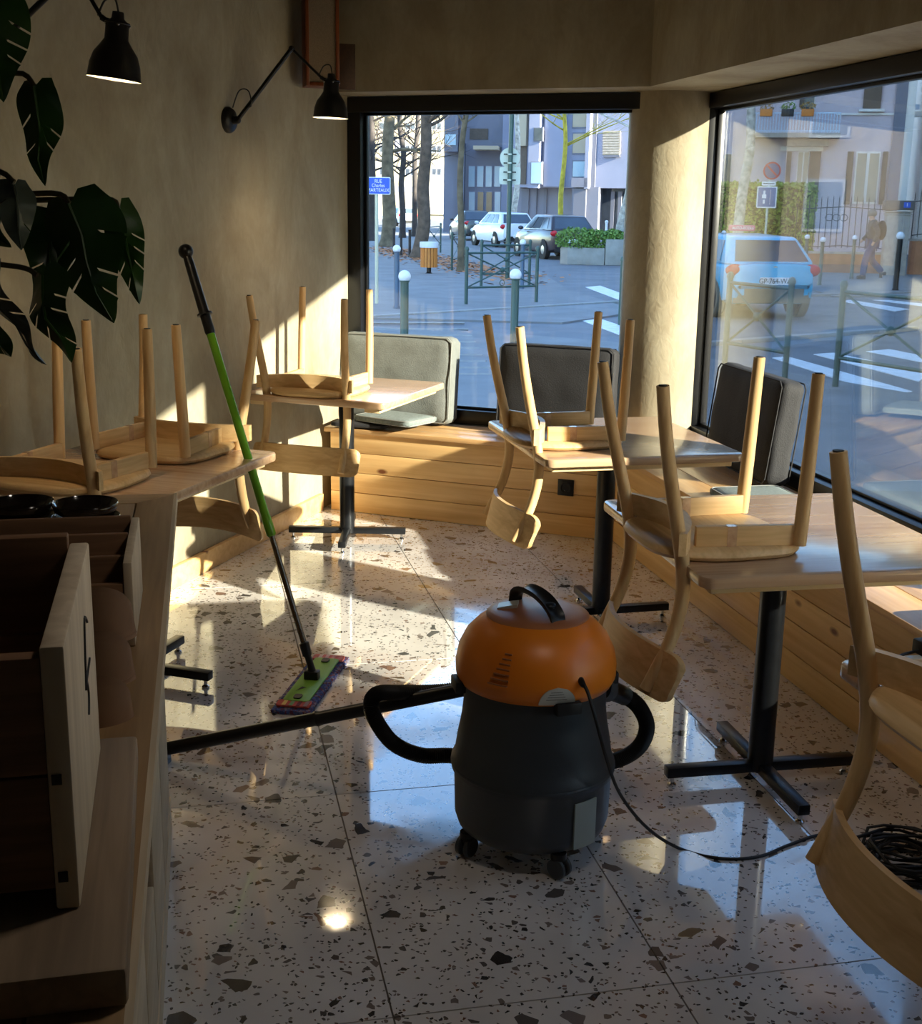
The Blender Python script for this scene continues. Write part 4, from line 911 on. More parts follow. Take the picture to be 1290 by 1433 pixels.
# street name sign
P = ony(527, 400, 22.3); t = thing('street_sign', 'blue enamel street name sign on a cream pole', 'sign', (P.x, P.y, GZ + .02), math.radians(2))
zs = ony(529, 260, 22.3).z - GZ - .02
MB().tube([(0, 0, 0), (0, 0, zs + .12)], .03, 12).build('pole', MT['cream'], t)
pn = MB().prism(rounded(.42, .29, .02, 3), -.006, .006).build('border', MT['postwhite'], t); pn.rotation_euler = (PI / 2, 0, 0); pn.location = (.03, -.04, zs)
pn = MB().prism(rounded(.395, .265, .014, 3), -.006, .009).build('panel', MT['signblue'], t); pn.rotation_euler = (PI / 2, 0, 0); pn.location = (.03, -.0425, zs)
for s_t, dz, sz in (('RUE', .075, .085), ('Charles', .003, .085), ('MARTEAUX', -.075, .085)): text('lettering', s_t, sz, MT['postwhite'], t, (.03, -.054, zs + dz), (PI / 2, 0, 0), sx=.85)
# round and square signs seen from behind
P = ony(711, 330, 30.5); t = thing('traffic_sign', 'back of a round and a square traffic sign on a tall green pole', 'sign', (P.x, P.y, GZ + .02))
za = ony(711, 222, 30.5).z - GZ; zb_ = ony(713, 247, 30.5).z - GZ
MB().tube([(0, 0, 0), (.02, 0, 4.6)], .055, 12).build('pole', MT['polegreen'], t)
MB().lathe([(.001, 0), (.235, 0), (.235, .012), (.001, .012)], 32, (0, .09, za), Matrix.Rotation(-PI / 2, 3, 'X')).build('round_plate', MT['signback'], t)
q = MB().prism(rounded(.50, .40, .05, 4), 0, .012).build('square_plate', MT['signback'], t); q.rotation_euler = (PI / 2, 0, 0); q.location = (.01, .1, zb_)
for z in (za + .08, za - .12, zb_ + .08, zb_ - .1): MB().box((0, .01, z), (.3, .03, .03)).build('clamp', MT['iron'], t); MB().lathe([(.062, -.015), (.062, .015)], 12, (0, 0, z)).build('clamp_band', MT['signback'], t)
# no parking sign
P = ony(1073, 300, 34.5); t = thing('parking_sign', 'round no-parking sign above a blue tow-away sign on a thin pole', 'sign', (P.x, P.y, GZ + .02), math.radians(-8))
za = ony(1076, 240, 34.5).z - GZ; zb_ = ony(1071, 277, 34.5).z - GZ; zc = ony(1073, 258, 34.5).z - GZ
MB().tube([(0, .04, 0), (0, .04, za + .2)], .03, 10).build('pole', MT['signback'], t)
RX = Matrix.Rotation(PI / 2, 3, 'X')
MB().lathe([(.001, 0), (.23, 0), (.23, .012), (.001, .012)], 32, (0.05, 0, za), RX).build('red_disc', MT['signred'], t)
MB().lathe([(.001, 0), (.19, 0), (.19, .006), (.001, .006)], 32, (.05, -.012, za), RX).build('blue_disc', mat('faded_blue', hexl(118, 100, 128), .5), t)
MB().bar((.05 - .13, -.019, za + .13), (.05 + .13, -.019, za - .13), .006, .045).build('red_bar', MT['signred'], t)
MB().box((-.01, 0, zc), (.36, .012, .1)).build('notice_plate', MT['postwhite'], t); MB().box((-.01, -.008, zc), (.3, .004, .02)).build('notice_line', MT['iron'], t)
q = MB().prism(rounded(.52, .56, .03, 3), 0, .012).build('white_border', MT['postwhite'], t); q.rotation_euler = (PI / 2, 0, 0); q.location = (-.04, 0, zb_)
q = MB().prism(rounded(.46, .50, .02, 3), 0, .006).build('blue_panel', mat('sign_blue_dull', hexl(70, 104, 156), .45), t); q.rotation_euler = (PI / 2, 0, 0); q.location = (-.04, -.012, zb_)
MB().bar((.045, -.021, zb_ - .19), (.045, -.021, zb_ + .19), .006, .035).build('pictogram_bar', MT['postwhite'], t)
for dz, w_ in ((.12, .05), (.02, .11), (-.12, .05)): MB().box((-.11, -.021, zb_ + dz), (w_, .006, .10)).build('pictogram', MT['postwhite'], t)
# slatted bin
P = onz(600, 384, GZ); t = thing('litter_bin', 'round orange wood-slatted litter bin with a white top on a short foot', 'bin', (P.x, P.y, GZ + .03))
MB().lathe([(.1, 0), (.06, .03), (.06, .16), (.17, .165), (.17, .17)], 20).build('foot', MT['iron'], t)
MB().lathe([(.19, .17), (.19, .66)], 24).build('liner', MT['iron'], t)
for k in range(16):
    a = 2 * PI * k / 16; R = Matrix.Rotation(a, 3, 'Z'); MB().box(R @ V((.205, 0, .4)), (.022, .066, .5), R).build('slat', MT['binwood'], t)
MB().lathe([(.235, .64), (.24, .65), (.235, .78), (.215, .785), (.21, .66)], 24, cap=False).build('top_ring', MT['postwhite'], t)

# trees
def tree(lab, foot, topx, wpx, mt, seed, nb=8, zmin=2.0, blen=2.2, hh=9.0, grp='bare street trees'):
    rn = random.Random(seed); P = V((foot[0], foot[1], GZ)); t = thing('street_tree', lab, 'tree', P, 0, grp)
    r0 = wpx; sway = [V((rn.gauss(0, .06), rn.gauss(0, .06), 0)) for _ in range(8)]; pts = []
    for k in range(9):
        f_ = k / 8; pts.append(V((topx * f_, 0, hh * f_)) + (sway[k - 1] if 0 < k < 8 else V((0, 0, 0))))
    MB().tube(smooth_path(pts, 3), [r0 * (1.25 if i == 0 else 1 - .55 * i / 24) for i in range(25)], 12).build('trunk', mt, t, smooth=60)
    br = MB()
    def grow(p, d, L_, r, lv_):
        n_ = 4; q = [p]
        for i in range(n_): d = (d + V((rn.gauss(0, .14), rn.gauss(0, .14), rn.gauss(.03, .1)))).normalized(); q.append(q[-1] + d * L_ / n_)
        br.tube(q, [r * (1 - .7 * i / n_) for i in range(n_ + 1)], 5, cap=False)
        if lv_ > 0:
            for i in range(3 if lv_ > 1 else 4):
                j = rn.randint(1, n_); dd = (d + V((rn.gauss(0, .7), rn.gauss(0, .7), rn.gauss(.1, .4)))).normalized(); grow(q[j], dd, L_ * rn.uniform(.45, .7), r * .45, lv_ - 1)
    for k in range(int(nb * 1.7)):
        z = rn.uniform(zmin, hh * .9); f_ = z / hh; a = rn.uniform(0, 2 * PI); p = V((topx * f_, 0, z))
        grow(p, V((math.cos(a), math.sin(a) * .5, rn.uniform(.15, .7))).normalized(), blen * rn.uniform(.6, 1.2), r0 * .28, 2)
    br.build('branches', mt, t, smooth=60, fix=False)
def gpt(x, y): p = onz(x, y, GZ); return (p.x, p.y)
def gY(x, Y): p = ony(x, 320, Y); return (p.x, Y)
tree('thick mossy bare tree trunk behind the street name sign', gpt(541, 346), .25, .30, MT['barkmoss'], 1, 10, 3.5)
tree('leaning brown bare tree trunk above the slatted bin', gpt(584, 362), .55, .23, MT['bark'], 2, 10, 3.5)
tree('straight grey-brown bare trunk beside the ringed barrier', gpt(644, 381), .05, .092, MT['barkmoss'], 3, 8, 3)
tree('slender yellow-green bare trunk behind the dark hatchback', gY(784, 57), 0, .13, MT['barkyel'], 4, 10, 4.2, 3.4)
tree('pale mottled leaning trunk beside the concrete planter', gpt(864, 362), 1.0, .17, MT['barkpale'], 5, 9, 4, 2.6)
tree('thin dark bare tree behind the mossy trunk', gY(563, 66), -.1, .17, MT['barkdark'], 6, 14, 3, 2.4, 11)
tree('thin dark bare tree between the mossy and the brown trunks', gY(580, 70), .1, .16, MT['barkdark'], 7, 14, 3, 2.4, 11)
tree('dark bare tree at the window frame beside the street name sign', gY(519, 60), 0, .2, MT['barkdark'], 8, 14, 3, 2.4, 10)
tree('pale trunk rising behind the round sign back', gY(719, 62), .1, .16, MT['barkpale'], 9, 8, 5, 2.5, 10)
tree('mottled grey trunk in front of the hedge behind the side window', gY(1034, 37), .25, .17, MT['barkpale'], 10, 5, 5.5, 2)
tree('bare tree with fine branches reaching over the balcony house', (8.6, 21.0), 0, .16, MT['barkdark'], 22, 12, 3.4, 3.4, 9)

# planter with shrub
P = onz(828, 371, GZ); t = thing('planter', 'angular concrete planter filled with a clipped green shrub', 'planter', (P.x, P.y + .5, GZ), math.radians(0))
MB().prism([(-.95, -.1), (-.75, -.45), (.38, -.5), (.38, .5), (-.8, .5)], 0, .52).build('low_box', MT['concrete'], t, bevel=.02)
MB().prism([(.4, -.52), (.98, -.45), (1.0, .5), (.4, .5)], 0, .78).build('tall_box', MT['concrete'], t, bevel=.02)
def leafmass(name, m, parent, blobs, n_, s0, seed):
    rn = random.Random(seed); mb = MB()
    for k in range(n_):
        c, r = rn.choice(blobs); d = V((rn.gauss(0, 1), rn.gauss(0, 1), rn.gauss(0, 1))).normalized() * rn.uniform(.75, 1.05)
        p = V((c[0] + d.x * r[0], c[1] + d.y * r[1], c[2] + d.z * r[2])); u = V((rn.gauss(0, 1), rn.gauss(0, 1), rn.gauss(0, 1))).normalized() * s0 * rn.uniform(.6, 1.2); w2 = u.cross(V((rn.gauss(0, 1), rn.gauss(0, 1), rn.gauss(0, 1)))).normalized() * s0 * .6
        mb.add([p - u, p + w2, p + u, p - w2], [(0, 1, 2, 3)])
    return mb.build(name, m, parent, smooth=0, fix=False)
sh = leafmass('shrub', MT['shrub'], t, [((-.45, -.05, .75), (.65, .55, .38)), ((.1, -.1, .72), (.5, .5, .34)), ((.7, 0, .85), (.35, .45, .22))], 3200, .055, 4); sh['kind'] = 'stuff'

# hedge, fence, gate pillars
HD = V((.95, -.31, 0)).normalized()
P = ony(1000, 300, 39.0); t = thing('hedge', 'clipped yellow-green hedge behind the no-parking sign', 'hedge', (P.x, P.y, GZ), math.atan2(HD.y, HD.x))
hb_ = MB(); rn = random.Random(8)
for k in range(5200):
    f_ = rn.random(); side = rn.random()
    x = rn.uniform(-.6, 2.85); z = rn.uniform(.1, 2.45); y = rn.uniform(-.35, .35)
    if side < .6: y = -.35 + rn.gauss(0, .04)
    elif side < .8: z = 2.45 + rn.gauss(0, .04)
    else: x = 2.85 + rn.gauss(0, .04)
    u = V((rn.gauss(0, 1), rn.gauss(0, .6), rn.gauss(0, 1))).normalized() * .06; w2 = u.cross(V((rn.gauss(0, 1), rn.gauss(0, 1), rn.gauss(0, 1)))).normalized() * .04
    p = V((x, y, z)); hb_.add([p - u, p + w2, p + u, p - w2], [(0, 1, 2, 3)])
f_ = hb_.build('foliage', MT['hedge'], t, smooth=0, fix=False); f_['kind'] = 'stuff'
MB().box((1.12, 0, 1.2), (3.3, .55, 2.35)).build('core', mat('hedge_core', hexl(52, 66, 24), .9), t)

def gate_pillar(lab, x, Y, w_, h_, num=None):
    P = ony(x, 340, Y); t = thing('gate_pillar', lab, 'pillar', (P.x, P.y, GZ), math.radians(-12))
    MB().box((0, 0, h_ / 2), (w_, w_, h_)).build('shaft', MT['stone'], t, bevel=.015)
    for k in range(2): MB().box((0, 0, h_ - .05 + k * .07), (w_ + .05 + .04 * k, w_ + .05 + .04 * k, .04)).build('moulding', MT['stone'], t, bevel=.01)
    MB().box((0, 0, h_ + .19), (w_ + .16, w_ + .16, .26)).build('cap', mat('dark_stone', hexl(96, 90, 86), .85, 0, .15, 6), t, bevel=.03)
    if num:
        MB().box((.18, -w_ / 2 - .085, h_ + .2), (.17, .012, .14)).build('number_plate', MT['signblue'], t); text('number', num, .13, MT['postwhite'], t, (.18, -w_ / 2 - .094, h_ + .2), (PI / 2, 0, 0))
gate_pillar('stone gate pillar with a blue house number plate by the walking person', 1252, 35.5, .62, 1.72, '1')
def fence(lab, x0, x1, Y, zw, h_, step):
    A_ = ony(x0, 340, Y); L_ = (ony(x1, 340, Y) - A_).length; t = thing('iron_fence', lab, 'fence', (A_.x, A_.y, GZ), math.radians(-6))
    MB().box((L_ / 2, 0, zw / 2), (L_, .3, zw)).build('low_wall', MT['terra'], t); MB().box((L_ / 2, 0, zw + .03), (L_ + .05, .36, .06)).build('coping', MT['stone'], t)
    n_ = int(L_ / step)
    sh_b = MB().tube([(0, 0, zw + .05), (0, 0, h_ - .1), (0, 0, h_)], [.013, .013, .002], 6).mesh('bar')
    for k in range(n_ + 1): b_ = put('bar', sh_b, MT['wrought'], t); b_.location = (L_ * k / n_, 0, .12 * math.sin(PI * k / n_))
    for z in (zw + .15, h_ - .28): MB().tube([(0, 0, z), (L_ / 2, 0, z + .08), (L_, 0, z)], .014, 6).build('rail', MT['wrought'], t)
    if L_ > 2:
        for k in range(3): MB().tube([(L_ * .42 + .11 * math.cos(a * PI / 6) + (k - 1) * .2, -.02, h_ - .5 + .09 * math.sin(a * PI / 6)) for a in range(13)], .01, 5).build('scroll', MT['wrought'], t)
fence('black iron fence with spear tops on a low brown wall behind the walking person', 1112, 1240, 36.5, .55, 2.05, .16)
fence('black iron fence on a terracotta wall beyond the gate pillar', 1274, 1330, 36.0, .95, 2.3, .16)

# facades
class Fac:
    def __init__(s, name, lab, x, Y, az, cat='building'):
        s.P = ony(x, 330, Y); s.P.z = GZ; a = math.radians(az); s.d = V((math.cos(a), math.sin(a), 0)); s.n = V((s.d.y, -s.d.x, 0))
        s.t = thing(name, lab, cat, s.P, a)
    def uz(s, px_, py_, off=0):
        q = onpl(px_, py_, s.P + s.n * off, s.n) - s.P; return q.dot(s.d), q.z
    def rect(s, name, m, x0, y0, x1, y1, front=0., th=.1, parent=None, z0=None, bevel=0):
        a, b = s.uz(x0, y1, front); c, d = s.uz(x1, y0, front); b = b if z0 is None else z0
        return MB().box(((a + c) / 2, -front + th / 2, (b + d) / 2), (abs(c - a), th, abs(d - b))).build(name, m, parent or s.t, bevel=bevel)
    def win(s, x0, y0, x1, y1, fm, pm, front=.04, bars=1):
        w_ = s.rect('window', fm, x0, y0, x1, y1, front, .12)
        a, b = s.uz(x0, y1, front); c, d = s.uz(x1, y0, front); wd = (c - a); ht = d - b; e = min(.12, wd * .1)
        for k in range(bars): MB().box((a + wd * (k + .5) / bars, -front - .01, (b + d) / 2), (wd / bars - e * 1.2, .04, ht - e * 1.6)).build('pane', pm, w_)
        return w_
b1 = Fac('apartment_block', 'sunlit cream apartment block far behind the bare trees', 455, 150, 4)
b1.rect('wall', MT['creamr'], 440, 60, 642, 330, 0, 10, z0=0)
for yy in (176, 208, 240):
    for xx in (508, 531, 567, 604, 628): b1.win(xx, yy - 5, xx + 14, yy + 6, MT['postwhite'], MT['dkglass'], .06, 2)
for xx in (552, 590): b1.rect('panel', MT['lav2'], xx, 196, xx + 12, 214, .04, .1)
b1.rect('shop_band', MT['slate'], 500, 262, 640, 268, .05, .2); b1.rect('garden_wall', MT['stone'], 600, 262, 640, 300, .3, .3)
b3 = Fac('glass_building', 'grey building with a thin flat canopy and tall glazed entrance', 618, 84, -6)
b3.rect('wall', MT['lav2'], 620, 60, 722, 330, 0, 8, z0=0)
b3.rect('upper_box', MT['slate'], 621, 100, 642, 212, 1.2, 1.2)
b3.rect('balcony_glass', MT['blglass'], 623, 188, 638, 203, 1.25, .08)
for x0 in (655, 667, 679, 691): b3.win(x0, 232, x0 + 10, 262, MT['lav'], MT['blglass'], .05); b3.win(x0, 268, x0 + 10, 318, MT['lav'], MT['dkglass'] if x0 in (667, 679) else MT['blglass'], .05)
b3.rect('canopy', MT['beige'], 662, 204, 697, 209, 2.0, 2.0); b3.rect('louvre_panel', MT['shut'], 657, 180, 683, 195, .06, .1)
b3.rect('corner_tower', MT['lav'], 700, 60, 719, 330, .6, 1, z0=0); b3.rect('dark_post', MT['slate'], 640, 200, 650, 330, 1.0, .8, z0=0)
b2 = Fac('apartment_building', 'pale lavender apartment building with garage openings behind the parked cars', 716, 76, -28)
b2.rect('wall', MT['lav'], 716, 20, 905, 262, 0, 8)
b2.rect('ground_wall', MT['lav2'], 716, 262, 905, 340, -1.0, 6, z0=0)
b2.rect('projecting_bay', MT['lav'], 738, 20, 760, 263, .5, .6); b2.rect('projecting_bay', MT['lav'], 760, 20, 797, 261, .3, .4)
for x0, x1, y0, y1, mm in ((742, 759, 226, 258, 'blglass'), (746, 760, 178, 198, 'dkglass'), (800, 822, 185, 216, 'beige'), (800, 822, 224, 249, 'blglass'), (800, 824, 150, 180, 'beige')): b2.win(x0, y0, x1, y1, MT['lav2'], MT[mm], .55 if x0 < 770 else .06)
b2.rect('balcony_front', MT['lav2'], 799, 249, 822, 262, .5, .5); b2.rect('downpipe', MT['slate'], 829, 60, 831, 330, .1, .1, z0=0); b2.rect('fin_wall', MT['lav'], 822, 20, 826, 264, .5, .5)
sh_ = b2.rect('roller_shutter', MT['beige'], 843, 183, 868, 217, .06, .1)
for k in range(9): b2.rect('slat', MT['stone'], 843, 184 + k * 3.6, 868, 186.6 + k * 3.6, .10, .06, sh_)
b2.rect('window_sill', MT['slate'], 844, 217, 867, 220, .12, .1)
b2.rect('entrance_wall', MT['lav2'], 798, 262, 838, 340, .2, .3, z0=0)
for x0, x1 in ((800, 820), (840, 880), (728, 740), (748, 751), (759, 765)): b2.rect('opening', MT['slate'] if x0 != 840 else MT['dkglass'], x0, 264, x1, 340, .32 if x0 in (800,) else -.9, .12, z0=.02)
b2.rect('brown_panel', MT['shut'], 727, 205, 737, 258, .05, .1); b2.rect('side_box', MT['beige'], 722, 150, 737, 204, .3, .3)
for x0 in (852, 862): b2.rect('door_leaf', MT['slate'], x0, 268, x0 + 8, 340, -.7, .08, z0=.02)
hs_ = Fac('balcony_house', 'pale pink house with brown shutters and a flowered blue balcony', 1000, 47, -14)
hs_.rect('wall', MT['pinkr'], 985, 60, 1276, 345, 0, 9, z0=0)
hs_.rect('string_course', MT['whiter'], 1170, 158, 1276, 161, .06, .1); hs_.rect('roof_eave', MT['slate'], 980, 40, 1290, 58, .8, 10)
for x0, x1 in ((1097, 1121), (1182, 1243)):
    w_ = hs_.win(x0 + (10 if x0 > 1150 else 14), 212, x1 - (10 if x0 > 1150 else 0) + (12 if x0 < 1150 else 0), 285, MT['whiter'], MT['beige'], .06, 2)
for x0, x1 in ((1096, 1108), (1128, 1149), (1180, 1195), (1229, 1243)): hs_.rect('shutter', MT['shut'], x0, 212, x1, 286, .10, .05)
hs_.rect('shutter', MT['shut'], 1207, 118, 1235, 152, .10, .05); hs_.rect('window_sill', MT['whiter'], 1202, 152, 1238, 156, .2, .2); hs_.win(1120, 120, 1142, 156, MT['whiter'], MT['dkglass'], .06)
hs_.rect('shutter', MT['shut'], 1118, 126, 1127, 150, .12, .05); hs_.rect('lintel', MT['whiter'], 1092, 205, 1152, 211, .12, .14); hs_.win(1010, 215, 1024, 280, MT['whiter'], MT['dkglass'], .06)
hs_.rect('downpipe', MT['lav2'], 1254, 100, 1257, 300, .15, .1); hs_.rect('corner_pilaster', MT['whiter'], 1262, 60, 1276, 340, .12, .2, z0=0)
sb = hs_.rect('balcony_slab', MT['stone'], 1052, 186, 1176, 192, 1.1, 1.1); hs_.rect('soffit_block', MT['stone'], 1100, 192, 1160, 204, .5, .5)
a, zb0 = hs_.uz(1053, 187, 1.1); c, zb1 = hs_.uz(1176, 158, 1.1); nbar = 30
bar_me = MB().box((0, 0, 0), (.03, .03, zb1 - zb0)).mesh('baluster', smooth=0)
for k in range(nbar + 1): o = put('baluster', bar_me, MT['railblue'], hs_.t); o.location = (a + (c - a) * k / nbar, -1.08, (zb0 + zb1) / 2)
MB().box(((a + c) / 2, -1.08, zb1), (c - a + .05, .06, .05)).build('handrail', MT['railblue'], hs_.t); MB().box(((a + c) / 2, -1.06, zb0 + .1), (c - a, .04, .04)).build('handrail', MT['railblue'], hs_.t)
for xx, mm in ((1072, 'binwood'), (1102, 'wrought'), (1130, 'binwood')):
    u_, z_ = hs_.uz(xx, 158, 1.1); w_ = MB().box((u_, -1.18, z_), (.42, .2, .24)).build('flower_box', MT[mm], hs_.t, bevel=.02)
    f_ = leafmass('flowers', MT['shrub'] if mm == 'wrought' else mat('dry_flower_%d' % xx, hexl(170, 140, 90), .8, 0, .3, 20), w_, [((u_, -1.18, z_ + .2), (.26, .14, .16))], 60, .06, xx); f_['kind'] = 'stuff'
wb_ = Fac('white_house', 'white rendered house at the far end of the iron fence', 1274, 52, -10)
wb_.rect('wall', MT['whiter'], 1277, 40, 1420, 350, 0, 8, z0=0); wb_.rect('cornice', MT['whiter'], 1272, 156, 1420, 163, .25, .3); wb_.rect('lamp_box', MT['railblue'], 1279, 146, 1287, 153, .3, .2); wb_.win(1320, 200, 1360, 290, MT['lav'], MT['dkglass'])
# block added beside the street, out of view, to keep the street in shade
t = thing('shade_block', 'tall plain block added out of view to shade the street beyond the side window', 'building', (26, 22.1, GZ), math.radians(90))
MB().box((0, 0, 7.5), (55.7, 10, 15)).build('wall', MT['creamr'], t)
for k in range(12):
    for z in (1.8, 4.6, 7.4): w_ = MB().box((-22 + k * 4, 5.02, z), (1.3, .12, 1.5)).build('window', MT['postwhite'], t); MB().box((-22 + k * 4, 5.07, z), (1.1, .06, 1.3)).build('pane', MT['dkglass'], w_)

t = thing('shade_block', 'tall plain block added out of view to stop the sun beside the gap it shines through', 'building', (20, -35.12, GZ), math.radians(90))  # unseen block added to cut the sun entering the nearer side window
MB().box((0, 0, 5.6), (50, 4, 11.2)).build('wall', MT['creamr'], t)
for k in range(12):
    for z in (1.8, 4.6, 7.4): w_ = MB().box((-22 + k * 4, 2.02, z), (1.3, .12, 1.5)).build('window', MT['postwhite'], t); MB().box((-22 + k * 4, 2.07, z), (1.1, .06, 1.3)).build('pane', MT['dkglass'], w_)

t = thing('reflection_terrace', 'dark brick terrace added out of view to darken the reflection in the side window', 'building', (-30, 30, GZ), math.radians(38))  # unseen building added so the side window reflects something darker than sky
MB().box((0, 4, 5.5), (46, 8, 11)).build('wall', mat('dark_brick', hexl(96, 84, 74), .9, 0, .2, 2), t)
for k in range(11):
    for z in (1.9, 4.9, 7.9): w_ = MB().box((-20 + k * 4, -.04, z), (1.3, .12, 1.7)).build('window', MT['slate'], t); MB().box((-20 + k * 4, -.09, z), (1.1, .06, 1.5)).build('pane', MT['dkglass'], w_)

# cars
def car(lab, P, az, body, L_=3.95, W=1.72, Hc=1.46, sedan=False, clad=None, plate=None, mid=None):
    t = thing('parked_car', lab, 'car', (P[0], P[1], GZ), -math.radians(az), 'parked cars')
    k = L_ / 4.0; hw = W / 2; st = [(-2.0, .70, .36, .84), (-1.96, .82, .30, .96), (-1.7, .92, .24, 1.0), (-1.0, 1.0, .2, 1.0), (0, 1.0, .2, .98), (1.0, .99, .2, .94), (1.5, .96, .22, .86), (1.88, .86, .26, .72), (2.0, .66, .34, .6)]
    if sedan: st[1] = (-1.96, .84, .30, .94); st[2] = (-1.7, .94, .24, .97)
    n_ = 14; vs = []; rings = []
    for y, wf, zb0, zt in st:
        c0 = hw * wf; zt *= Hc / 1.46; ring = [(-c0 * .8, zb0), (-c0 * .97, zb0 + .06), (-c0, zb0 + .2), (-c0 * 1.0, zt - .28), (-c0 * .97, zt - .1), (-c0 * .9, zt - .02), (-c0 * .5, zt + .01), (c0 * .5, zt + .01), (c0 * .9, zt - .02), (c0 * .97, zt - .1), (c0, zt - .28), (c0, zb0 + .2), (c0 * .97, zb0 + .06), (c0 * .8, zb0)]
        vs += [V((x, y * k, z)) for x, z in ring]
    m = len(st); fs = [(i * n_ + j, i * n_ + (j + 1) % n_, (i + 1) * n_ + (j + 1) % n_, (i + 1) * n_ + j) for i in range(m - 1) for j in range(n_)] + [list(range(n_))[::-1], list(range((m - 1) * n_, m * n_))]
    bdy = MB().add(vs, fs).build('body', body, t, smooth=50)
    zbt = .95 * Hc / 1.46; yr0, yr1 = (-1.86, -1.42) if not sedan else (-1.45, -.85)
    cv = [V(p) for p in ((-hw * .92, yr0 * k, zbt), (hw * .92, yr0 * k, zbt), (hw * .92, 1.0 * k, zbt - .02), (-hw * .92, 1.0 * k, zbt - .02), (-hw * .70, yr1 * k, Hc - .03), (hw * .70, yr1 * k, Hc - .03), (hw * .68, .2 * k, Hc), (-hw * .68, .2 * k, Hc))]
    cb = MB().add(cv, [(0, 1, 5, 4), (1, 2, 6, 5), (2, 3, 7, 6), (3, 0, 4, 7), (4, 5, 6, 7), (3, 2, 1, 0)]).build('cabin', body, t, bevel=.07, smooth=60)
    def panel(nm, q, u0, u1, v0, v1, m_, off=.012):
        a, b, c, d = [cv[i] for i in q]; nn = (b - a).cross(d - a).normalized()
        f = lambda u, v: a.lerp(b, u).lerp(d.lerp(c, u), v)
        return MB().slab(lambda u, v, s: f(u0 + (u1 - u0) * u, v0 + (v1 - v0) * v) + nn * (off if s else -.02), 3, 2).build(nm, m_, t)
    panel('rear_window', (0, 1, 5, 4), .07, .93, .12, .86, MT['carglass']); panel('windscreen', (2, 3, 7, 6), .07, .93, .1, .9, MT['carglass'])
    for q in ((1, 2, 6, 5), (3, 0, 4, 7)):
        fl = q[0] == 3
        for u0, u1 in ((.14, .36), (.40, .66), (.69, .9)):
            if fl: u0, u1 = 1 - u1, 1 - u0
            panel('side_window', q, u0, u1, .12, .84, MT['carglass'])
    for sx_ in (-1, 1):
        for y in (-1.22, 1.28):
            MB().lathe([(.345, -.11), (.345, .03)], 24, (sx_ * (hw - .04), y * k, .32), Matrix.Rotation(sx_ * PI / 2, 3, 'Y')).build('wheel_arch', MT['tyre'] if not clad else clad, t)
            w_ = MB().lathe([(.001, -.1), (.28, -.1), (.31, -.07), (.31, .07), (.28, .1), (.2, .1), (.19, .07), (.001, .07)], 24, (sx_ * (hw - .105), y * k, .31), Matrix.Rotation(sx_ * PI / 2, 3, 'Y')).build('wheel', MT['tyre'], t)
            MB().lathe([(.001, 0), (.19, 0), (.2, .02), (.05, .035), (.001, .035)], 10, (sx_ * (hw - .105 + .07), y * k, .31), Matrix.Rotation(sx_ * PI / 2, 3, 'Y')).build('rim', MT['rim'], w_)
        MB().sphere((sx_ * hw * .80, -1.9 * k, .86 * Hc / 1.46), .16, 14, 10, (1.0, .45, .62)).build('tail_light', MT['tail'], t)
        MB().sphere((sx_ * hw * .78, 1.86 * k, .66), .13, 12, 8, (1, .5, .6)).build('headlight', MT['postwhite'], t)
        MB().sphere((sx_ * (hw + .07), .72 * k, 1.0), .1, 10, 8, (1, .6, .7)).build('mirror', body, t)
    MB().box((0, -1.99 * k, .62), (.52, .03, .12)).build('number_plate', MT['postwhite'], t)
    if plate: text('plate_text', plate, .115, MT['ink'], t, (0, -2.012 * k, .62), (PI / 2, 0, 0), sx=.95)
    MB().slab(lambda u, v, s: V(((u - .5) * W * .8 * (1 - .08 * s), (-1.93 - .09 * s * (1 - (2 * u - 1) ** 4 * .4)) * k, .27 + v * .2 * (1 if not clad else 1.15))), 10, 2).build('bumper', clad or MT['tyre'], t)
    return t
MT['carglass'] = mat('car_glass', hexl(70, 80, 92), .06, 0, .15, 2)
paint = lambda n_, c: mat(n_, c, .28, .05, coat=.5)
bc = onz(1072, 446, GZ); hdg = -11; hv = V((math.sin(math.radians(hdg)), math.cos(math.radians(hdg)), 0))
ctr = V((bc.x, bc.y, 0)) + hv * 1.6
CT = car('sky blue small hatchback with a pink roof sign outside the side window', (ctr.x, ctr.y), hdg, paint('sky_blue_paint', hexl(60, 178, 216)), 3.65, 1.66, 1.34, clad=mat('grey_cladding', hexl(120, 112, 96), .7), plate='GP-764-WA')
rs = MB().box((0, -.35, 1.43), (.46, .1, .1)).build('roof_sign', mat('pink_sign', hexl(214, 84, 110), .5), CT, bevel=.02); text('sign_text', 'AUTO-ECOLE', .065, MT['postwhite'], rs, (0, -.404, 1.43), (PI / 2, 0, 0))
for k in range(2):
    for s in (-1, 1): MB().bar((0, -1.80, .80 + k * .05), (s * .075, -1.80, .76 + k * .05), .012, .022).build('chevron', MT['chrome'], CT)
def carp(lab, px_, py_, az, body, **kw):
    p = onz(px_, py_, GZ); h_ = V((math.sin(math.radians(az)), math.cos(math.radians(az)), 0)); q = V((p.x, p.y, 0)) + h_ * 1.95; return car(lab, (q.x, q.y), az, body, **kw)
carp('white hatchback parked beside the round sign back', 726, 347, -20, paint('white_paint_car', hexl(226, 228, 234)))
carp('dark plum hatchback parked behind the concrete planter', 803, 364, -18, paint('plum_paint', hexl(52, 44, 50)))
carp('dark green-grey saloon parked beyond the straight trunk', 672, 337, -12, paint('dark_grey_paint', hexl(54, 60, 62)), sedan=True, L_=4.3)
carp('white hatchback parked far off between the mossy and the brown trunks', 572, 317, -25, paint('white_paint_far', hexl(222, 228, 238)))

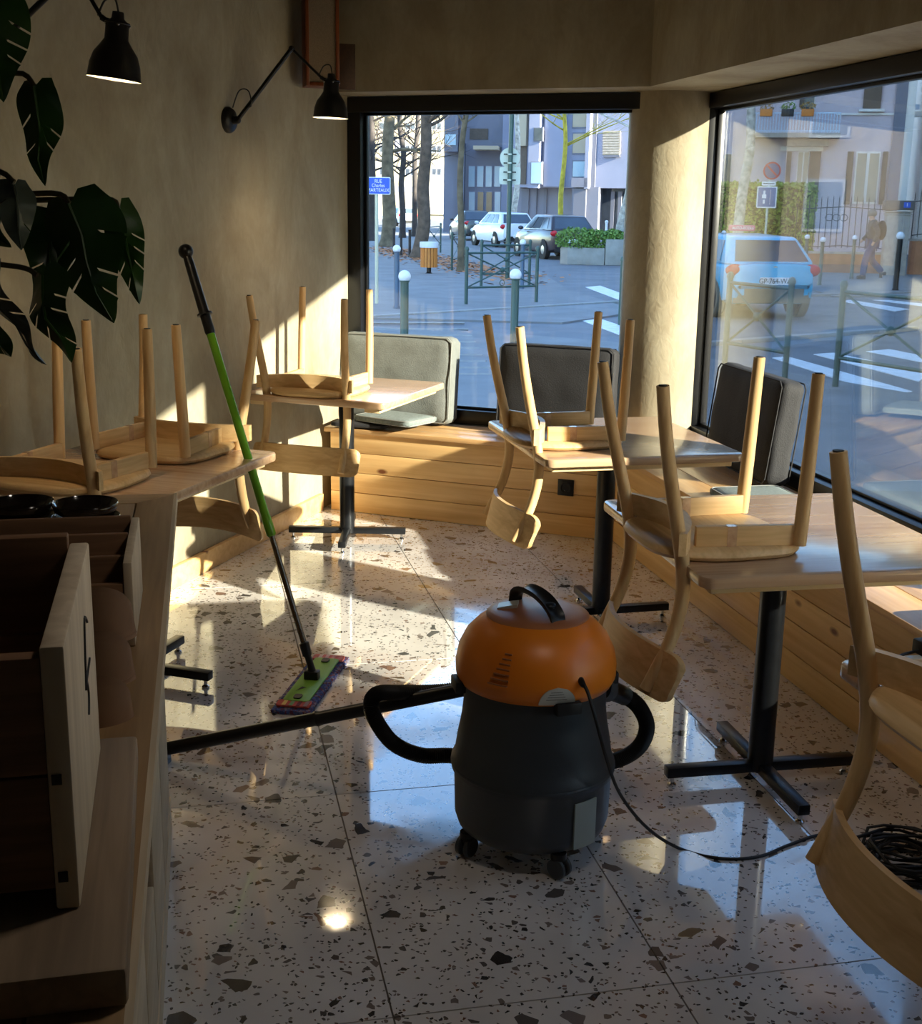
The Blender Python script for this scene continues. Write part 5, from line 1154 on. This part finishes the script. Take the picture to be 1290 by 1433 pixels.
# walking person
P = onz(1216, 391, GZ + .03); t = thing('person', 'person in grey jacket and blue jeans walking past the gate pillar, black backpack on', 'person', (P.x, P.y, GZ + .03), math.radians(84))
# local +y = walking direction (leftwards in view)
def skinned(name, m, verts, edges, rad, parent, sub=2):
    me = bpy.data.meshes.new(name); me.from_pydata(verts, edges, []); ob = bpy.data.objects.new(name, me); COL.objects.link(ob)
    md = ob.modifiers.new('skin', 'SKIN'); md.use_smooth_shade = True; ob.modifiers.new('sub', 'SUBSURF').levels = sub
    for i, v_ in enumerate(me.skin_vertices[0].data): v_.radius = (rad[i], rad[i] * .9); v_.use_root = (i == 0)
    dg = bpy.context.evaluated_depsgraph_get(); m2 = bpy.data.meshes.new_from_object(ob.evaluated_get(dg)); bpy.data.objects.remove(ob)
    for p in m2.polygons: p.use_smooth = True
    return put(name, m2, m, parent)
J = {'pel': (0, 0, .95), 'wai': (0, .01, 1.12), 'che': (0, .03, 1.34), 'nek': (0, .05, 1.5), 'hed': (0, .09, 1.62), 'top': (0, .085, 1.72),
     'hl': (-.09, 0, .92), 'kl': (-.1, .16, .52), 'al': (-.1, .20, .08), 'tl': (-.1, .34, .05), 'hr': (.09, 0, .92), 'kr': (.1, -.02, .5), 'ar': (.1, -.34, .17), 'tr': (.1, -.30, .04),
     'sl': (-.19, .03, 1.42), 'el': (-.23, -.08, 1.16), 'wl': (-.22, .02, .94), 'fl': (-.22, .06, .85), 'sr': (.19, .03, 1.42), 'er': (.23, .05, 1.15), 'wr': (.22, .22, .98), 'fr': (.21, .27, .92)}
def sk(name, m, keys, chains, rad):
    idx = {k: i for i, k in enumerate(keys)}; return skinned(name, m, [J[k] for k in keys], [(idx[a], idx[b]) for ch in chains for a, b in zip(ch, ch[1:])], rad, t)
sk('body', MT['skin'], ['pel', 'wai', 'che', 'nek', 'hed', 'top', 'hl', 'kl', 'al', 'tl', 'hr', 'kr', 'ar', 'tr', 'sl', 'el', 'wl', 'fl', 'sr', 'er', 'wr', 'fr'],
   [('pel', 'wai', 'che', 'nek', 'hed', 'top'), ('pel', 'hl', 'kl', 'al', 'tl'), ('pel', 'hr', 'kr', 'ar', 'tr'), ('che', 'sl', 'el', 'wl', 'fl'), ('che', 'sr', 'er', 'wr', 'fr')],
   [.13, .12, .14, .055, .095, .07, .085, .058, .045, .035, .085, .058, .045, .035, .06, .045, .034, .035, .06, .045, .034, .035])
sk('jacket', MT['jacket'], ['pel', 'wai', 'che', 'nek', 'sl', 'el', 'wl', 'sr', 'er', 'wr'], [('pel', 'wai', 'che', 'nek'), ('che', 'sl', 'el', 'wl'), ('che', 'sr', 'er', 'wr')], [.175, .165, .185, .085, .09, .07, .055, .09, .07, .055])
sk('jeans', MT['denim'], ['pel', 'hl', 'kl', 'al', 'hr', 'kr', 'ar'], [('pel', 'hl', 'kl', 'al'), ('pel', 'hr', 'kr', 'ar')], [.15, .115, .095, .085, .115, .095, .085])
for a_, b_ in (('al', 'tl'), ('ar', 'tr')): MB().tube([V(J[a_]) + V((0, -.08, -.02)), V(J[a_]) + V((0, .04, -.02)), V(J[b_])], [.05, .055, .04], 10).build('shoe', MT['pack'], t, smooth=60)
MB().sphere((0, .07, 1.66), .112, 16, 10, (.95, 1.05, .95)).build('hair', MT['hair'], t)
MB().sphere((0, -.2, 1.24), .2, 14, 10, (.85, .6, 1.25)).build('backpack', MT['pack'], t)

# small black plug left on the nearest table
P = onz(1287, 918, TZ); t = thing('power_plug', 'small black plug with a short lead on the table over the cable coil', 'plug', (P.x + .01, P.y, TZ + .001), .3)
MB().box((0, 0, .016), (.03, .05, .03)).build('plug_body', MT['rubber'], t, bevel=.005)
MB().tube(smooth_path([(-.015, 0, .012), (-.05, .004, .005), (-.07, -.01, .004)], 5), .003, 6).build('lead', MT['rubber'], t)
